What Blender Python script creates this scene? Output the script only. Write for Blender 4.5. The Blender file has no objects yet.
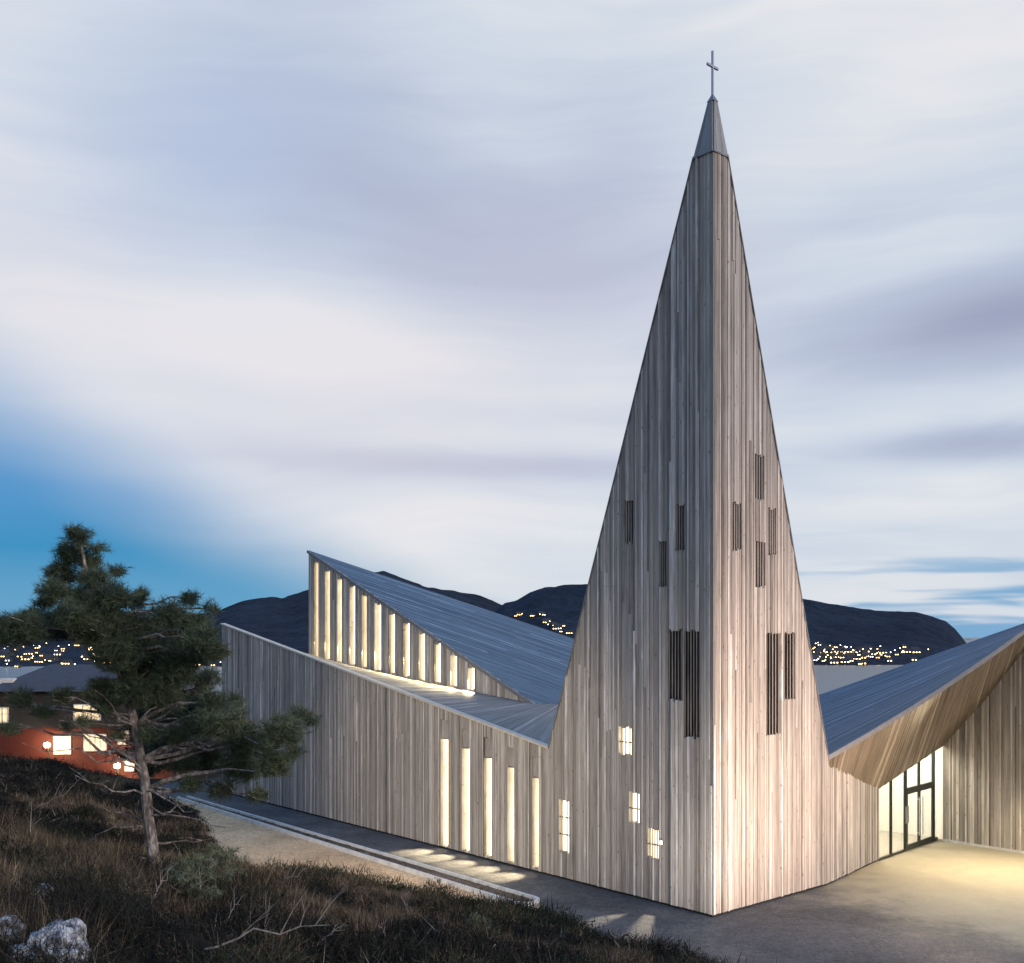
import bpy, math, random
import numpy as np
from mathutils import Vector, noise

random.seed(7)
rng = np.random.default_rng(7)
sc = bpy.context.scene
COL = sc.collection
R = math.radians
V = Vector

# ------------------------------------------------------------------ survey
# camera stands 9 m above the church forecourt, level, looking along +Y
F, CX, HY, H = 1057.0, 512.0, 632.0, 9.0


def at(px, py, y):
    return V(((px - CX) / F * y, y, H + (HY - py) / F * y))


def ground(px, py, z=0.0):
    y = F * (H - z) / (py - HY)
    return V(((px - CX) / F * y, y, z))


def on_wall(px, py, O, d):
    """distance along and height on the vertical wall through O with direction d"""
    k = (px - CX) / F
    t = (O.x - k * O.y) / (k * d.y - d.x)
    y = O.y + d.y * t
    return t, H + (HY - py) / F * y


# ------------------------------------------------------------------ helpers
def tag(o, label=None, cat=None, group=None, kind=None):
    if label: o['label'] = label
    if cat: o['category'] = cat
    if group: o['group'] = group
    if kind: o['kind'] = kind
    return o


def empty(name, loc=(0, 0, 0), rz=0.0, parent=None):
    o = bpy.data.objects.new(name, None)
    o.empty_display_size = 0.3
    o.location = loc
    o.rotation_euler = (0, 0, rz)
    o.parent = parent
    COL.objects.link(o)
    return o


class MB:
    """collects faces with a tone per face and metre UVs"""

    def __init__(s):
        s.v = []; s.f = []; s.t = []; s.uv = []; s.m = []

    def face(s, pts, tone=0.5, uv=None, m=0):
        i = len(s.v)
        s.v += [tuple(p) for p in pts]
        s.f.append(tuple(range(i, i + len(pts))))
        s.t.append(tone); s.m.append(m)
        s.uv += uv if uv else [(p[0] + p[1], p[2]) for p in pts]

    def slab(s, q, n, front, back, tone=0.5, uv=None, m=0):
        """closed prism: polygon q pushed along n by front (outer) and back (inner)"""
        q = [V(p) for p in q]; n = V(n)
        a = [p + n * front for p in q]; b = [p + n * back for p in q]
        k = len(q)
        uv = uv or [(p[0] + p[1], p[2]) for p in q]
        s.face(a, tone, uv, m)
        s.face(b[::-1], tone, uv[::-1], m)
        for i in range(k):
            j = (i + 1) % k
            s.face([a[j], a[i], b[i], b[j]], tone, [uv[j], uv[i], uv[i], uv[j]], m)

    def box(s, c, size, tone=0.5, m=0, rz=0.0, ax=None):
        c = V(c); hx, hy, hz = [x / 2 for x in size]
        if ax is None:
            ax = (V((math.cos(rz), math.sin(rz), 0)), V((-math.sin(rz), math.cos(rz), 0)), V((0, 0, 1)))
        X, Y, Z = ax
        q = [c - X * hx - Z * hz, c + X * hx - Z * hz, c + X * hx + Z * hz, c - X * hx + Z * hz]
        s.slab(q, Y, -hy, hy, tone, None, m)

    def tube(s, pts, rad, n=7, tone=0.5, m=0):
        pts = [V(p) for p in pts]
        rings = []
        for i, p in enumerate(pts):
            d = (pts[min(i + 1, len(pts) - 1)] - pts[max(i - 1, 0)]).normalized()
            a = d.cross(V((0.31, 0.17, 0.93)))
            if a.length < 1e-3: a = d.cross(V((1, 0, 0)))
            a.normalize(); b = d.cross(a)
            r = rad[i] if hasattr(rad, '__len__') else rad
            rings.append([p + (a * math.cos(2 * math.pi * k / n) + b * math.sin(2 * math.pi * k / n)) * r for k in range(n)])
        i0 = len(s.v); L = 0
        for i, rg in enumerate(rings):
            s.v += [tuple(p) for p in rg]
        for i in range(len(rings) - 1):
            for k in range(n):
                k2 = (k + 1) % n
                s.f.append((i0 + i * n + k, i0 + i * n + k2, i0 + (i + 1) * n + k2, i0 + (i + 1) * n + k))
                s.t.append(tone); s.m.append(m)
                s.uv += [(k * .1, i), (k * .1 + .1, i), (k * .1 + .1, i + 1), (k * .1, i + 1)]
        for rg, o in ((0, 1), (len(rings) - 1, -1)):
            s.f.append(tuple(i0 + rg * n + k for k in (range(n) if o < 0 else range(n - 1, -1, -1))))
            s.t.append(tone); s.m.append(m); s.uv += [(0, 0)] * n

    def build(s, name, mats, parent=None, smooth=False):
        me = bpy.data.meshes.new(name)
        me.from_pydata(s.v, [], s.f)
        u = me.uv_layers.new(name='UVMap')
        u.data.foreach_set('uv', np.array(s.uv, dtype=np.float32).ravel())
        a = me.attributes.new('tone', 'FLOAT', 'FACE')
        a.data.foreach_set('value', np.array(s.t, dtype=np.float32))
        for m in (mats if isinstance(mats, (list, tuple)) else [mats]): me.materials.append(m)
        me.polygons.foreach_set('material_index', np.array(s.m, dtype=np.int32))
        if smooth: me.polygons.foreach_set('use_smooth', np.ones(len(s.f), dtype=bool))
        me.update()
        o = bpy.data.objects.new(name, me)
        COL.objects.link(o); o.parent = parent
        return o


def blades(name, base, dirs, length, width, tone, mat, parent=None, bend=0.0):
    """many thin leaf or needle triangles as one mesh (arrays)"""
    n = len(base)
    d = dirs / np.linalg.norm(dirs, axis=1, keepdims=True)
    side = np.cross(d, rng.normal(size=(n, 3)))
    side /= np.linalg.norm(side, axis=1, keepdims=True) + 1e-9
    w = (width * .5)[:, None] * side
    tip = base + d * length[:, None]
    if bend:
        tip += rng.normal(size=(n, 3)) * (length * bend)[:, None]
    v = np.stack([base - w, base + w, tip], axis=1).reshape(-1, 3).astype(np.float32)
    me = bpy.data.meshes.new(name)
    me.vertices.add(3 * n); me.vertices.foreach_set('co', v.ravel())
    me.loops.add(3 * n); me.loops.foreach_set('vertex_index', np.arange(3 * n, dtype=np.int32))
    me.polygons.add(n)
    me.polygons.foreach_set('loop_start', np.arange(0, 3 * n, 3, dtype=np.int32))
    me.polygons.foreach_set('loop_total', np.full(n, 3, dtype=np.int32))
    me.update(calc_edges=True)
    a = me.attributes.new('tone', 'FLOAT', 'FACE')
    a.data.foreach_set('value', tone.astype(np.float32))
    me.materials.append(mat)
    o = bpy.data.objects.new(name, me); COL.objects.link(o); o.parent = parent
    return o


# ------------------------------------------------------------------ materials
class NT:
    def __init__(s, name):
        s.mat = bpy.data.materials.new(name); s.mat.use_nodes = True
        s.t = s.mat.node_tree; s.n = s.t.nodes; s.l = s.t.links
        s.b = s.n['Principled BSDF']

    def add(s, kind, **kw):
        nd = s.n.new(kind)
        for k, v in kw.items(): setattr(nd, k, v)
        return nd

    def link(s, a, b): s.l.new(a, b)

    def inp(s, nd, key, val):
        if hasattr(val, 'is_linked') or hasattr(val, 'links'): s.l.new(val, nd.inputs[key])
        else: nd.inputs[key].default_value = val

    def math(s, op, a, b=0.0, c=None, clamp=False):
        nd = s.add('ShaderNodeMath', operation=op, use_clamp=clamp)
        s.inp(nd, 0, a); s.inp(nd, 1, b)
        if c is not None: s.inp(nd, 2, c)
        return nd.outputs[0]

    def noise(s, vec, scale, detail=4.0, rough=.55, out=0, dist=0.0):
        nd = s.add('ShaderNodeTexNoise')
        if vec is not None: s.l.new(vec, nd.inputs['Vector'])
        nd.inputs['Scale'].default_value = scale; nd.inputs['Detail'].default_value = detail
        nd.inputs['Roughness'].default_value = rough; nd.inputs['Distortion'].default_value = dist
        return nd.outputs[out]

    def ramp(s, fac, stops):
        nd = s.add('ShaderNodeValToRGB')
        e = nd.color_ramp.elements
        while len(e) < len(stops): e.new(0.5)
        for el, (p, c) in zip(e, stops):
            el.position = p
            el.color = (*c, 1) if len(c) == 3 else c
        s.l.new(fac, nd.inputs[0])
        return nd.outputs[0]

    def mix(s, fac, a, b, mode='MIX'):
        nd = s.add('ShaderNodeMix', data_type='RGBA', blend_type=mode)
        s.inp(nd, 0, fac)
        for i, x in ((6, a), (7, b)):
            if isinstance(x, tuple): nd.inputs[i].default_value = (*x, 1) if len(x) == 3 else x
            else: s.l.new(x, nd.inputs[i])
        return nd.outputs[2]

    def mapping(s, vec, scale=(1, 1, 1), loc=(0, 0, 0)):
        nd = s.add('ShaderNodeMapping'); s.l.new(vec, nd.inputs[0])
        nd.inputs['Scale'].default_value = scale; nd.inputs['Location'].default_value = loc
        return nd.outputs[0]

    def bump(s, h, strength, dist=.02):
        nd = s.add('ShaderNodeBump'); s.l.new(h, nd.inputs['Height'])
        nd.inputs['Strength'].default_value = strength; nd.inputs['Distance'].default_value = dist
        s.l.new(nd.outputs[0], s.b.inputs['Normal'])

    def done(s, col, rough=.7, spec=.4, metal=0.0):
        s.inp(s.b, 'Base Color', col if not isinstance(col, tuple) else (*col, 1))
        s.inp(s.b, 'Roughness', rough); s.b.inputs['Specular IOR Level'].default_value = spec
        s.b.inputs['Metallic'].default_value = metal
        return s.mat


def wood(name, stops, rough=.62, spec=.35, knots=True, bump=.35):
    n = NT(name)
    uv = n.add('ShaderNodeUVMap').outputs[0]
    tone = n.add('ShaderNodeAttribute', attribute_name='tone').outputs['Fac']
    grain = n.noise(n.mapping(uv, (38, 1.1, 1)), 1.0, 5, .6)
    broad = n.noise(n.mapping(uv, (3.2, .35, 1), (4, 9, 0)), 1.0, 3, .6)
    f = n.math('ADD', n.math('MULTIPLY', tone, .62), n.math('MULTIPLY', n.math('SUBTRACT', grain, .22), .55))
    f = n.math('ADD', f, n.math('MULTIPLY', n.math('SUBTRACT', broad, .5), .7), clamp=True)
    c = n.ramp(f, stops)
    if knots:
        vo = n.add('ShaderNodeTexVoronoi'); vo.inputs['Scale'].default_value = 1.0
        n.link(n.mapping(uv, (7.5, 2.3, 1)), vo.inputs['Vector'])
        k = n.ramp(vo.outputs['Distance'], [(0.0, (1, 1, 1)), (.085, (.8, .8, .8)), (.15, (0, 0, 0))])
        sep = n.add('ShaderNodeSeparateColor'); n.link(vo.outputs['Color'], sep.inputs[0])
        k = n.math('MULTIPLY', k, n.math('GREATER_THAN', sep.outputs[0], .3))
        c = n.mix(n.math('MULTIPLY', k, .8), c, (.07, .045, .03))
    n.bump(grain, bump, .006)
    return n.done(c, rough, spec)


M = {}
M['wood'] = wood('weathered_pine_cladding', [(0.06, (.10, .088, .078)), (.33, (.265, .238, .212)), (.56, (.405, .368, .33)), (.76, (.575, .53, .48)), (.93, (.86, .83, .79))])
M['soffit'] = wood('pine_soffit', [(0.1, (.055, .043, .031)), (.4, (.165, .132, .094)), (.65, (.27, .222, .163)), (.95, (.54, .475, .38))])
M['roofwood'] = wood('sky_tinted_roof_boards', [(0.1, (.042, .068, .098)), (.4, (.075, .118, .165)), (.65, (.118, .178, .24)), (.95, (.33, .42, .51))], .5, .35, False, .5)  # grey wood with the blue of the sky light tinted into its base colour
M['aislewood'] = wood('grey_aisle_roof_boards', [(0.1, (.075, .08, .085)), (.4, (.145, .15, .155)), (.65, (.23, .235, .235)), (.95, (.46, .46, .45))], .5, .35, False, .5)
M['capwood'] = wood('dark_spire_boards', [(0.1, (.13, .14, .155)), (.4, (.25, .265, .285)), (.65, (.36, .375, .40)), (.95, (.6, .62, .65))], .5, .4, True, .3)


def plain(name, col, rough=.6, metal=0.0, var=.25, scale=6.0, bump=0.0, spec=.4):
    n = NT(name)
    tc = n.add('ShaderNodeTexCoord').outputs['Object']
    f = n.noise(tc, scale, 5, .6)
    lo = tuple(c * (1 - var) for c in col); hi = tuple(min(1, c * (1 + var)) for c in col)
    c = n.ramp(f, [(.3, lo), (.7, hi)])
    if bump: n.bump(n.noise(tc, scale * 6, 4, .6), bump, .01)
    return n.done(c, rough, spec, metal)


def glow(name, col, strength, var=0.25, scale=3.0):
    n = NT(name)
    tc = n.add('ShaderNodeTexCoord').outputs['Object']
    f = n.noise(tc, scale, 3, .5)
    e = n.math('MULTIPLY', n.math('ADD', n.math('MULTIPLY', f, 2 * var), 1 - var), strength)
    n.b.inputs['Base Color'].default_value = (.7, .65, .55, 1)
    n.b.inputs['Emission Color'].default_value = (*col, 1)
    n.link(e, n.b.inputs['Emission Strength'])
    return n.mat


M['dark'] = plain('black_void', (.012, .012, .013), .8)
M['frame'] = plain('dark_bronze_frame', (.03, .035, .032), .4, .3)
M['steel'] = plain('brushed_steel', (.55, .56, .58), .35, .9, .1)
M['crossmetal'] = plain('gilded_grey_metal', (.30, .34, .42), .4, .7, .1)
M['trim'] = plain('dark_edge_trim', (.19, .195, .205), .5, .2, .15)
M['coping'] = plain('pale_board_coping', (.55, .50, .42), .6, 0, .15)
M['slit'] = glow('lit_window_slit', (1.0, .85, .58), 9.5)
M['clere'] = glow('lit_clerestory', (1.0, .83, .53), 7.0)
M['towerwin'] = glow('lit_tower_window', (1.0, .84, .58), 3.4)
M['lampglow'] = glow('lamp_glow', (1.0, .76, .44), 330.0, 0)
M['plaster'] = plain('white_plaster', (.82, .81, .77), .8, 0, .04)
M['tilefloor'] = plain('lobby_floor', (.42, .38, .33), .35, 0, .15)


def make_glass():
    n = NT('clear_door_glass')
    out = n.n['Material Output']
    tr = n.add('ShaderNodeBsdfTransparent'); tr.inputs[0].default_value = (.95, .97, .96, 1)
    gl = n.add('ShaderNodeBsdfGlossy'); gl.inputs['Roughness'].default_value = .02
    lw = n.add('ShaderNodeLayerWeight')
    fac = n.math('ADD', n.math('MULTIPLY', n.math('POWER', lw.outputs['Facing'], 5.0), .6), .03)
    mx = n.add('ShaderNodeMixShader')
    n.link(fac, mx.inputs[0]); n.link(tr.outputs[0], mx.inputs[1]); n.link(gl.outputs[0], mx.inputs[2])
    n.link(mx.outputs[0], out.inputs['Surface'])
    return n.mat


M['glass'] = make_glass()


def make_asphalt(name, lo, hi, wet=.75, sand_light=None):
    n = NT(name)
    tc = n.add('ShaderNodeTexCoord').outputs['Object']
    big = n.noise(tc, .35, 5, .6, dist=.6)
    mid = n.noise(tc, 2.4, 5, .65)
    fine = n.noise(tc, 60, 3, .7)
    f = n.math('ADD', n.math('MULTIPLY', big, .6), n.math('ADD', n.math('MULTIPLY', mid, .32), n.math('MULTIPLY', fine, .12)))
    c = n.ramp(f, [(.36, lo), (.68, hi)])
    vo = n.add('ShaderNodeTexVoronoi', feature='F1'); vo.inputs['Scale'].default_value = 15
    n.link(tc, vo.inputs['Vector'])
    g = n.ramp(vo.outputs['Color'], [(.0, (.4, .4, .4)), (1, (1.7, 1.65, 1.6))])
    c = n.mix(.6, c, g, 'MULTIPLY')
    if sand_light:                                        # sandy gravel by the entrance, its colour brightened to paint in the light pool
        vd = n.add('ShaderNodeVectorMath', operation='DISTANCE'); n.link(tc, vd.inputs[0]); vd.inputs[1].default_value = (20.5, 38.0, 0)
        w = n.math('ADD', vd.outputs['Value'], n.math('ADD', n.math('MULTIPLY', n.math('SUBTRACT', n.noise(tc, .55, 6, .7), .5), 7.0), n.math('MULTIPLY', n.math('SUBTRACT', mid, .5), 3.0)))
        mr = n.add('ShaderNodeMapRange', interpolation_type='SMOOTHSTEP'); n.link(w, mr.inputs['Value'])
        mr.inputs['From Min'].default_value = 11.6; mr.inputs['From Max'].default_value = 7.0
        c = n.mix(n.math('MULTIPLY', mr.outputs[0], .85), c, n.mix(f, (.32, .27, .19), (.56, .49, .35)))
    n.bump(n.math('ADD', fine, n.math('MULTIPLY', vo.outputs['Distance'], .7)), .6, .02)
    return n.done(c, wet, .3)


M['asphalt'] = make_asphalt('grey_asphalt', (.048, .049, .056), (.145, .142, .142), sand_light=True)
M['gravel'] = make_asphalt('tan_gravel', (.46, .29, .155), (.80, .55, .31), .9)  # tan gravel, colour pushed redder in place of warm lamp light
M['soil'] = make_asphalt('planter_soil', (.03, .022, .016), (.2, .16, .12), .95)
M['concrete'] = plain('white_concrete', (.62, .61, .59), .8, 0, .18, 3, .3)


def toned(name, stops, rough=.8, spec=.2, trans=0.0):
    n = NT(name)
    tone = n.add('ShaderNodeAttribute', attribute_name='tone').outputs['Fac']
    c = n.ramp(tone, stops)
    return n.done(c, rough, spec)


M['needle'] = toned('pine_needles', [(0, (.026, .042, .024)), (.5, (.085, .112, .062)), (1, (.21, .235, .14))], .6, .3)
M['farneedle'] = toned('dark_needles', [(0, (.012, .022, .018)), (1, (.035, .05, .035))])
M['heather'] = toned('heather', [(0, (.005, .007, .006)), (.4, (.013, .016, .012)), (.72, (.04, .038, .027)), (.86, (.075, .052, .033)), (1, (.12, .10, .07))])
M['drygrass'] = toned('dry_grass', [(0, (.03, .022, .015)), (.5, (.135, .10, .065)), (1, (.38, .30, .20))])


def make_bark():
    n = NT('pine_bark')
    tc = n.add('ShaderNodeTexCoord').outputs['Object']
    f = n.noise(n.mapping(tc, (14, 14, 5)), 1, 6, .65)
    g = n.noise(tc, 3, 4, .6)
    c = n.ramp(n.math('ADD', n.math('MULTIPLY', f, .7), n.math('MULTIPLY', g, .3)), [(.34, (.05, .042, .036)), (.5, (.20, .172, .15)), (.64, (.55, .50, .45))])
    n.bump(f, .9, .03)
    return n.done(c, .9, .2)


M['bark'] = make_bark()
M['deadwood'] = plain('bleached_dead_wood', (.27, .24, .21), .85, 0, .5, 9)


def make_rock():
    n = NT('lichen_rock')
    tc = n.add('ShaderNodeTexCoord').outputs['Object']
    f = n.noise(tc, 5.5, 8, .7)
    c = n.ramp(f, [(.38, (.03, .033, .045)), (.47, (.22, .225, .24)), (.57, (.68, .68, .68))])
    n.bump(f, 1, .06)
    return n.done(c, .9, .2)


M['rock'] = make_rock()


def make_heath():
    n = NT('heath_ground')
    tc = n.add('ShaderNodeTexCoord').outputs['Object']
    a = n.noise(tc, .5, 5, .6); b = n.noise(tc, 7, 6, .7)
    c = n.ramp(n.math('ADD', n.math('MULTIPLY', a, .5), n.math('MULTIPLY', b, .5)), [(.38, (.010, .011, .010)), (.52, (.03, .024, .017)), (.68, (.085, .06, .038))])
    n.bump(b, 1, .15)
    return n.done(c, .95, .1)


M['heath'] = make_heath()


def make_hill(name, lo, hi):
    n = NT(name)
    tc = n.add('ShaderNodeTexCoord').outputs['Object']
    a = n.noise(tc, .004, 8, .65); b = n.noise(tc, .03, 5, .7)
    c = n.ramp(n.math('ADD', n.math('MULTIPLY', a, .6), n.math('MULTIPLY', b, .4)), [(.40, lo), (.60, hi)])
    n.bump(b, 1.0, 25)
    return n.done(c, .95, .1)


M['hill'] = make_hill('wooded_far_hill', (.009, .016, .03), (.028, .042, .07))


def make_water():
    n = NT('fjord_water')
    tc = n.add('ShaderNodeTexCoord').outputs['Object']
    w = n.noise(n.mapping(tc, (.05, .2, 1)), 1, 4, .6)
    n.bump(w, .25, 1.0)
    return n.done((.035, .055, .085), .3, .3)


M['water'] = make_water()
M['redwall'] = plain('red_painted_boards', (.095, .02, .013), .7, 0, .3)
M['brownwall'] = plain('dark_stained_boards', (.035, .03, .028), .8)
M['slate'] = plain('grey_slate_roof', (.05, .05, .062), .6, 0, .2, 2)
M['housewin'] = glow('lit_house_window', (1.0, .68, .32), .95, .7, 1.6)
M['whitepaint'] = plain('white_paint', (.7, .68, .64), .6)
M['farwall'] = plain('far_house_wall', (.045, .045, .05), .8)
M['farlit'] = glow('far_house_light', (1.0, .66, .28), 9.0, .8, .05)
M['farlamp'] = glow('far_lamp_light', (1.0, .68, .32), 22.0, .7, .05)

# ------------------------------------------------------------------ church geometry
C = ground(713, 917.5)                               # foot of the tower's corner
DL = V((-917, 1057, 0)).normalized()                 # along the long left side
DR = V((1219, 1057, 0)).normalized()                 # along the tower's right face
NL = V((-DL.y, DL.x, 0)); NR = V((DR.y, -DR.x, 0))   # outward normals
UP = V((0, 0, 1))
church = tag(empty('church', C), 'pale timber clad church with a sharp tall spire and folded blue grey roofs', 'church')


def loc(o):                                          # keep world placement under the church empty
    o.parent = church
    o.matrix_parent_inverse = church.matrix_world.inverted()
    o.location = (0, 0, 0)
    return o


bpy.context.view_layer.update()
PINV = None


def part(mb, name, mats, smooth=False, parent=None):
    # vertices are in world metres; shift to the church's own frame when it is a part of it
    off = np.array(C)
    mb.v = [tuple(np.array(p) - off) for p in mb.v]
    return mb.build(name, mats, parent or church, smooth)


def tone_rand():
    r = random.random()
    if r < .09: return random.uniform(.74, .95)
    if r < .17: return random.uniform(.2, .34)
    return min(1, max(0, random.gauss(.5, .085)))


def board_wall(mb, O, d, N, u0, u1, zb, zt, openings=(), w=.125, thick=.10, jag=.05, offs=(.0, .006, .012, .03)):
    cuts = sorted({round(x, 4) for x in [u0, u1] + [e for o in openings for e in o[:2] if u0 < e < u1]})
    for a0, a1 in zip(cuts, cuts[1:]):
        n = max(1, round((a1 - a0) / w))
        ws = [(random.uniform(.46, .66) if random.random() < .42 else random.uniform(1.05, 1.4)) for _ in range(n)]
        s = sum(ws); a = a0
        for wi in ws:
            b = a + wi / s * (a1 - a0); mid = (a + b) / 2
            spans = [(zb(mid) if callable(zb) else zb, max(zt(a), zt(b)) + .01)]
            for o in openings:
                if o[0] - 1e-3 < mid < o[1] + 1e-3:
                    new = []
                    j0, j1 = random.uniform(-jag, jag), random.uniform(-jag, jag)
                    for lo, hi in spans:
                        if o[2] + j0 > lo: new.append((lo, min(hi, o[2] + j0)))
                        if o[3] + j1 < hi: new.append((max(lo, o[3] + j1), hi))
                    spans = new
            for lo, hi in spans:
                z = lo
                while z < hi - 1e-4:
                    e = z + random.uniform(3.5, 9.0) if random.random() < .45 else hi
                    if hi - e < 1.2: e = hi
                    off = random.choice(offs)
                    za, zc = min(e, zt(a)), min(e, zt(b))
                    if za > z + .01 or zc > z + .01:
                        za, zc = max(za, z + .005), max(zc, z + .005)
                        q = [O + d * a + UP * z, O + d * b + UP * z, O + d * b + UP * zc, O + d * a + UP * za]
                        sh = random.uniform(0, 90)
                        tn_ = tone_rand() if wi > .7 else random.choice((.08, .16, .28, .45, .8, .92, 1.0, 1.0, 1.0))
                        mb.slab(q, N, off + (.022 if wi < .7 and tn_ > .7 else 0), -thick, tn_, [(a + sh, z + sh), (b + sh, z + sh), (b + sh, zc + sh), (a + sh, za + sh)])
                    z = e
            a = b


def planks(mb, Fn, n, m, thick=.06, offs=(0, .012, .03), seam=.25):
    """boards across s (n of them), running along k (m steps) over the surface Fn(s, k)"""
    edges = [0.0]
    for i in range(n): edges.append(edges[-1] + random.uniform(.6, 1.4))
    edges = [e / edges[-1] for e in edges]
    for i in range(n):
        s0, s1 = edges[i], edges[i + 1]
        tone, off, sh = tone_rand(), random.choice(offs), random.uniform(0, 90)
        for j in range(m):
            k0, k1 = j / m, (j + 1) / m
            if random.random() < seam: tone, sh = tone_rand(), random.uniform(0, 90)
            q = [Fn(s0, k0), Fn(s1, k0), Fn(s1, k1), Fn(s0, k1)]
            nn = (q[1] - q[0] + q[2] - q[3]).cross(q[3] - q[0] + q[2] - q[1])
            if nn.length < 1e-5: continue
            nn.normalize()
            if nn.z < -.0 and not Fn.__dict__.get('down') or nn.z > 0 and Fn.__dict__.get('down'): nn = -nn
            wdt = max((q[1] - q[0]).length, (q[2] - q[3]).length); ln = (q[3] - q[0]).length
            uv = [(sh, sh + j * ln), (sh + wdt, sh + j * ln), (sh + wdt, sh + (j + 1) * ln), (sh, sh + (j + 1) * ln)]
            mb.slab(q, nn, off, -thick, tone, uv)


# survey of the left wall: outer line of the aisle
tL, zL = on_wall(549, 748, C, DL)
tF, zF = on_wall(222, 624, C, DL)


def z_aisle(t): return zL + (zF - zL) * (t - tL) / (tF - tL)


# tower edges
tc, zc = on_wall(694.2, 157, C, DL)
sr, zr = on_wall(727, 155, C, DR)
sB, zB = on_wall(827.5, 757, C, DR)
zcap = 24.2


def z_tl(t): return zc + (zL - zc) * (t - tc) / (tL - tc)


def z_tr(s): return zr + (zB - zr) * (s - sr) / (sB - sr)


tA = tL                                             # where tower boards give way to aisle boards

# --- openings
INS = 0.16


def opening(O, d, x0, x1, y0, y1):
    ts = [on_wall(x0, (y0 + y1) / 2, O, d)[0], on_wall(x1, (y0 + y1) / 2, O, d)[0]]
    xm = (x0 + x1) / 2
    return (min(ts), max(ts), on_wall(xm, y1, O, d)[1], on_wall(xm, y0, O, d)[1])


def window_recess(name, O, d, N, op, depth, backmat, label=None, bars=0, slats=None, framemat=None, slat_in=.0, half=0):
    a, b, z0, z1 = op
    P = lambda u, z, n: O + d * u + UP * z + N * n
    fr = MB()
    e = .03
    z0e, z1e = z0 - .04, z1 + .04
    for q in ([P(a - e, z0e, 0), P(a, z0e, 0), P(a, z1e, 0), P(a - e, z1e, 0)], [P(b, z0e, 0), P(b + e, z0e, 0), P(b + e, z1e, 0), P(b, z1e, 0)],
              [P(a, z0e - e, 0), P(b, z0e - e, 0), P(b, z0e, 0), P(a, z0e, 0)], [P(a, z1e, 0), P(b, z1e, 0), P(b, z1e + e, 0), P(a, z1e + e, 0)]):
        fr.slab(q, N, -.105, -depth, .6)
    w = part(fr, name, framemat or M['wood'])
    if label: w['label'] = label
    pn = MB()
    am = a - .02 if not half else a + (b - a) * half
    if half:
        sd_ = MB(); sd_.slab([P(a - .02, z0e - .02, -depth), P(am, z0e - .02, -depth), P(am, z1e + .02, -depth), P(a - .02, z1e + .02, -depth)], N, .02, -.02, .6)
        part(sd_, 'side_panel', M['soffit'], parent=w)
    pn.slab([P(am, z0e - .02, -depth), P(b + .02, z0e - .02, -depth), P(b + .02, z1e + .02, -depth), P(am, z1e + .02, -depth)], N, 0, -.02)
    part(pn, 'pane' if backmat is not M['dark'] else 'back_panel', backmat, parent=w)
    if bars:
        for i in range(bars):
            br = MB()
            zz = z0 + (z1 - z0) * (i + 1) / (bars + 1) if bars > 1 else z0 + (z1 - z0) * .46
            br.slab([P(a, zz - .02, 0), P(b, zz - .02, 0), P(b, zz + .02, 0), P(a, zz + .02, 0)], N, -.03, -.07)
            part(br, 'glazing_bar', M['frame'], parent=w)
    if slats:
        n, wd = slats
        sl = MB()
        pitch = (b - a) / n
        for i in range(n):
            u = a + pitch * (i + .5)
            j = random.uniform(-.03, .03)
            sl.slab([P(u - wd / 2, z0e + j, 0), P(u + wd / 2, z0e + j, 0), P(u + wd / 2, z1e + j, 0), P(u - wd / 2, z1e + j, 0)], N, -slat_in, -slat_in - (.02 if slat_in else .06), random.uniform(.05, .35) if slat_in else .6,
                    [(u, z0), (u + wd, z0), (u + wd, z1), (u, z1)])
        part(sl, 'slat', M['wood'], parent=w)
    return w


left_ops, right_ops = [], []
# belfry louvres with dark slots
LV = [(667.5, 682.5, 630, 700, 4), (683.5, 700.5, 630, 738, 5)]
RV = [(765.5, 780.5, 633, 735, 4), (783.5, 795, 633, 700, 3)]
for x0, x1, y0, y1, n in LV:
    op = opening(C, DL, x0, x1, y0, y1); left_ops.append(op)
    window_recess('louvre', C, DL, NL, op, .5, M['dark'], slats=(n + 1, (op[1] - op[0]) / (n + 1) * .30), framemat=M['dark'], slat_in=.012)
for x0, x1, y0, y1, n in RV:
    op = opening(C, DR, x0, x1, y0, y1); right_ops.append(op)
    window_recess('louvre', C, DR, NR, op, .5, M['dark'], slats=(n + 1, (op[1] - op[0]) / (n + 1) * .30), framemat=M['dark'], slat_in=.012)
# closed vents higher up
for x0, x1, y0, y1 in [(624.5, 634, 500, 543), (675, 685, 505, 551), (659, 667, 541, 587)]:
    op = opening(C, DL, x0, x1, y0, y1); left_ops.append(op)
    window_recess('vent', C, DL, NL, op, .3, M['dark'], slats=(4, (op[1] - op[0]) / 4 * .5), framemat=M['dark'], slat_in=.03)
for x0, x1, y0, y1 in [(732, 741, 503, 550), (754, 764, 455, 500), (755, 765, 541, 587), (768, 776, 509, 554)]:
    op = opening(C, DR, x0, x1, y0, y1); right_ops.append(op)
    window_recess('vent', C, DR, NR, op, .3, M['dark'], slats=(4, (op[1] - op[0]) / 4 * .5), framemat=M['dark'], slat_in=.03)
# small lit windows in the tower
TW = [(619, 631.5, 727, 755, 1, 3), (629, 639.5, 793, 822, 1, 2), (646.5, 660, 829, 858, 1, 6), (559, 569, 800, 852, 2, 2)]
tower_ops = []
for x0, x1, y0, y1, bars, n in TW:
    op = opening(C, DL, x0, x1, y0, y1); left_ops.append(op); tower_ops.append(op)
    window_recess('window', C, DL, NL, op, .22, M['towerwin'], bars=bars, slats=(n, .022))

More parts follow.
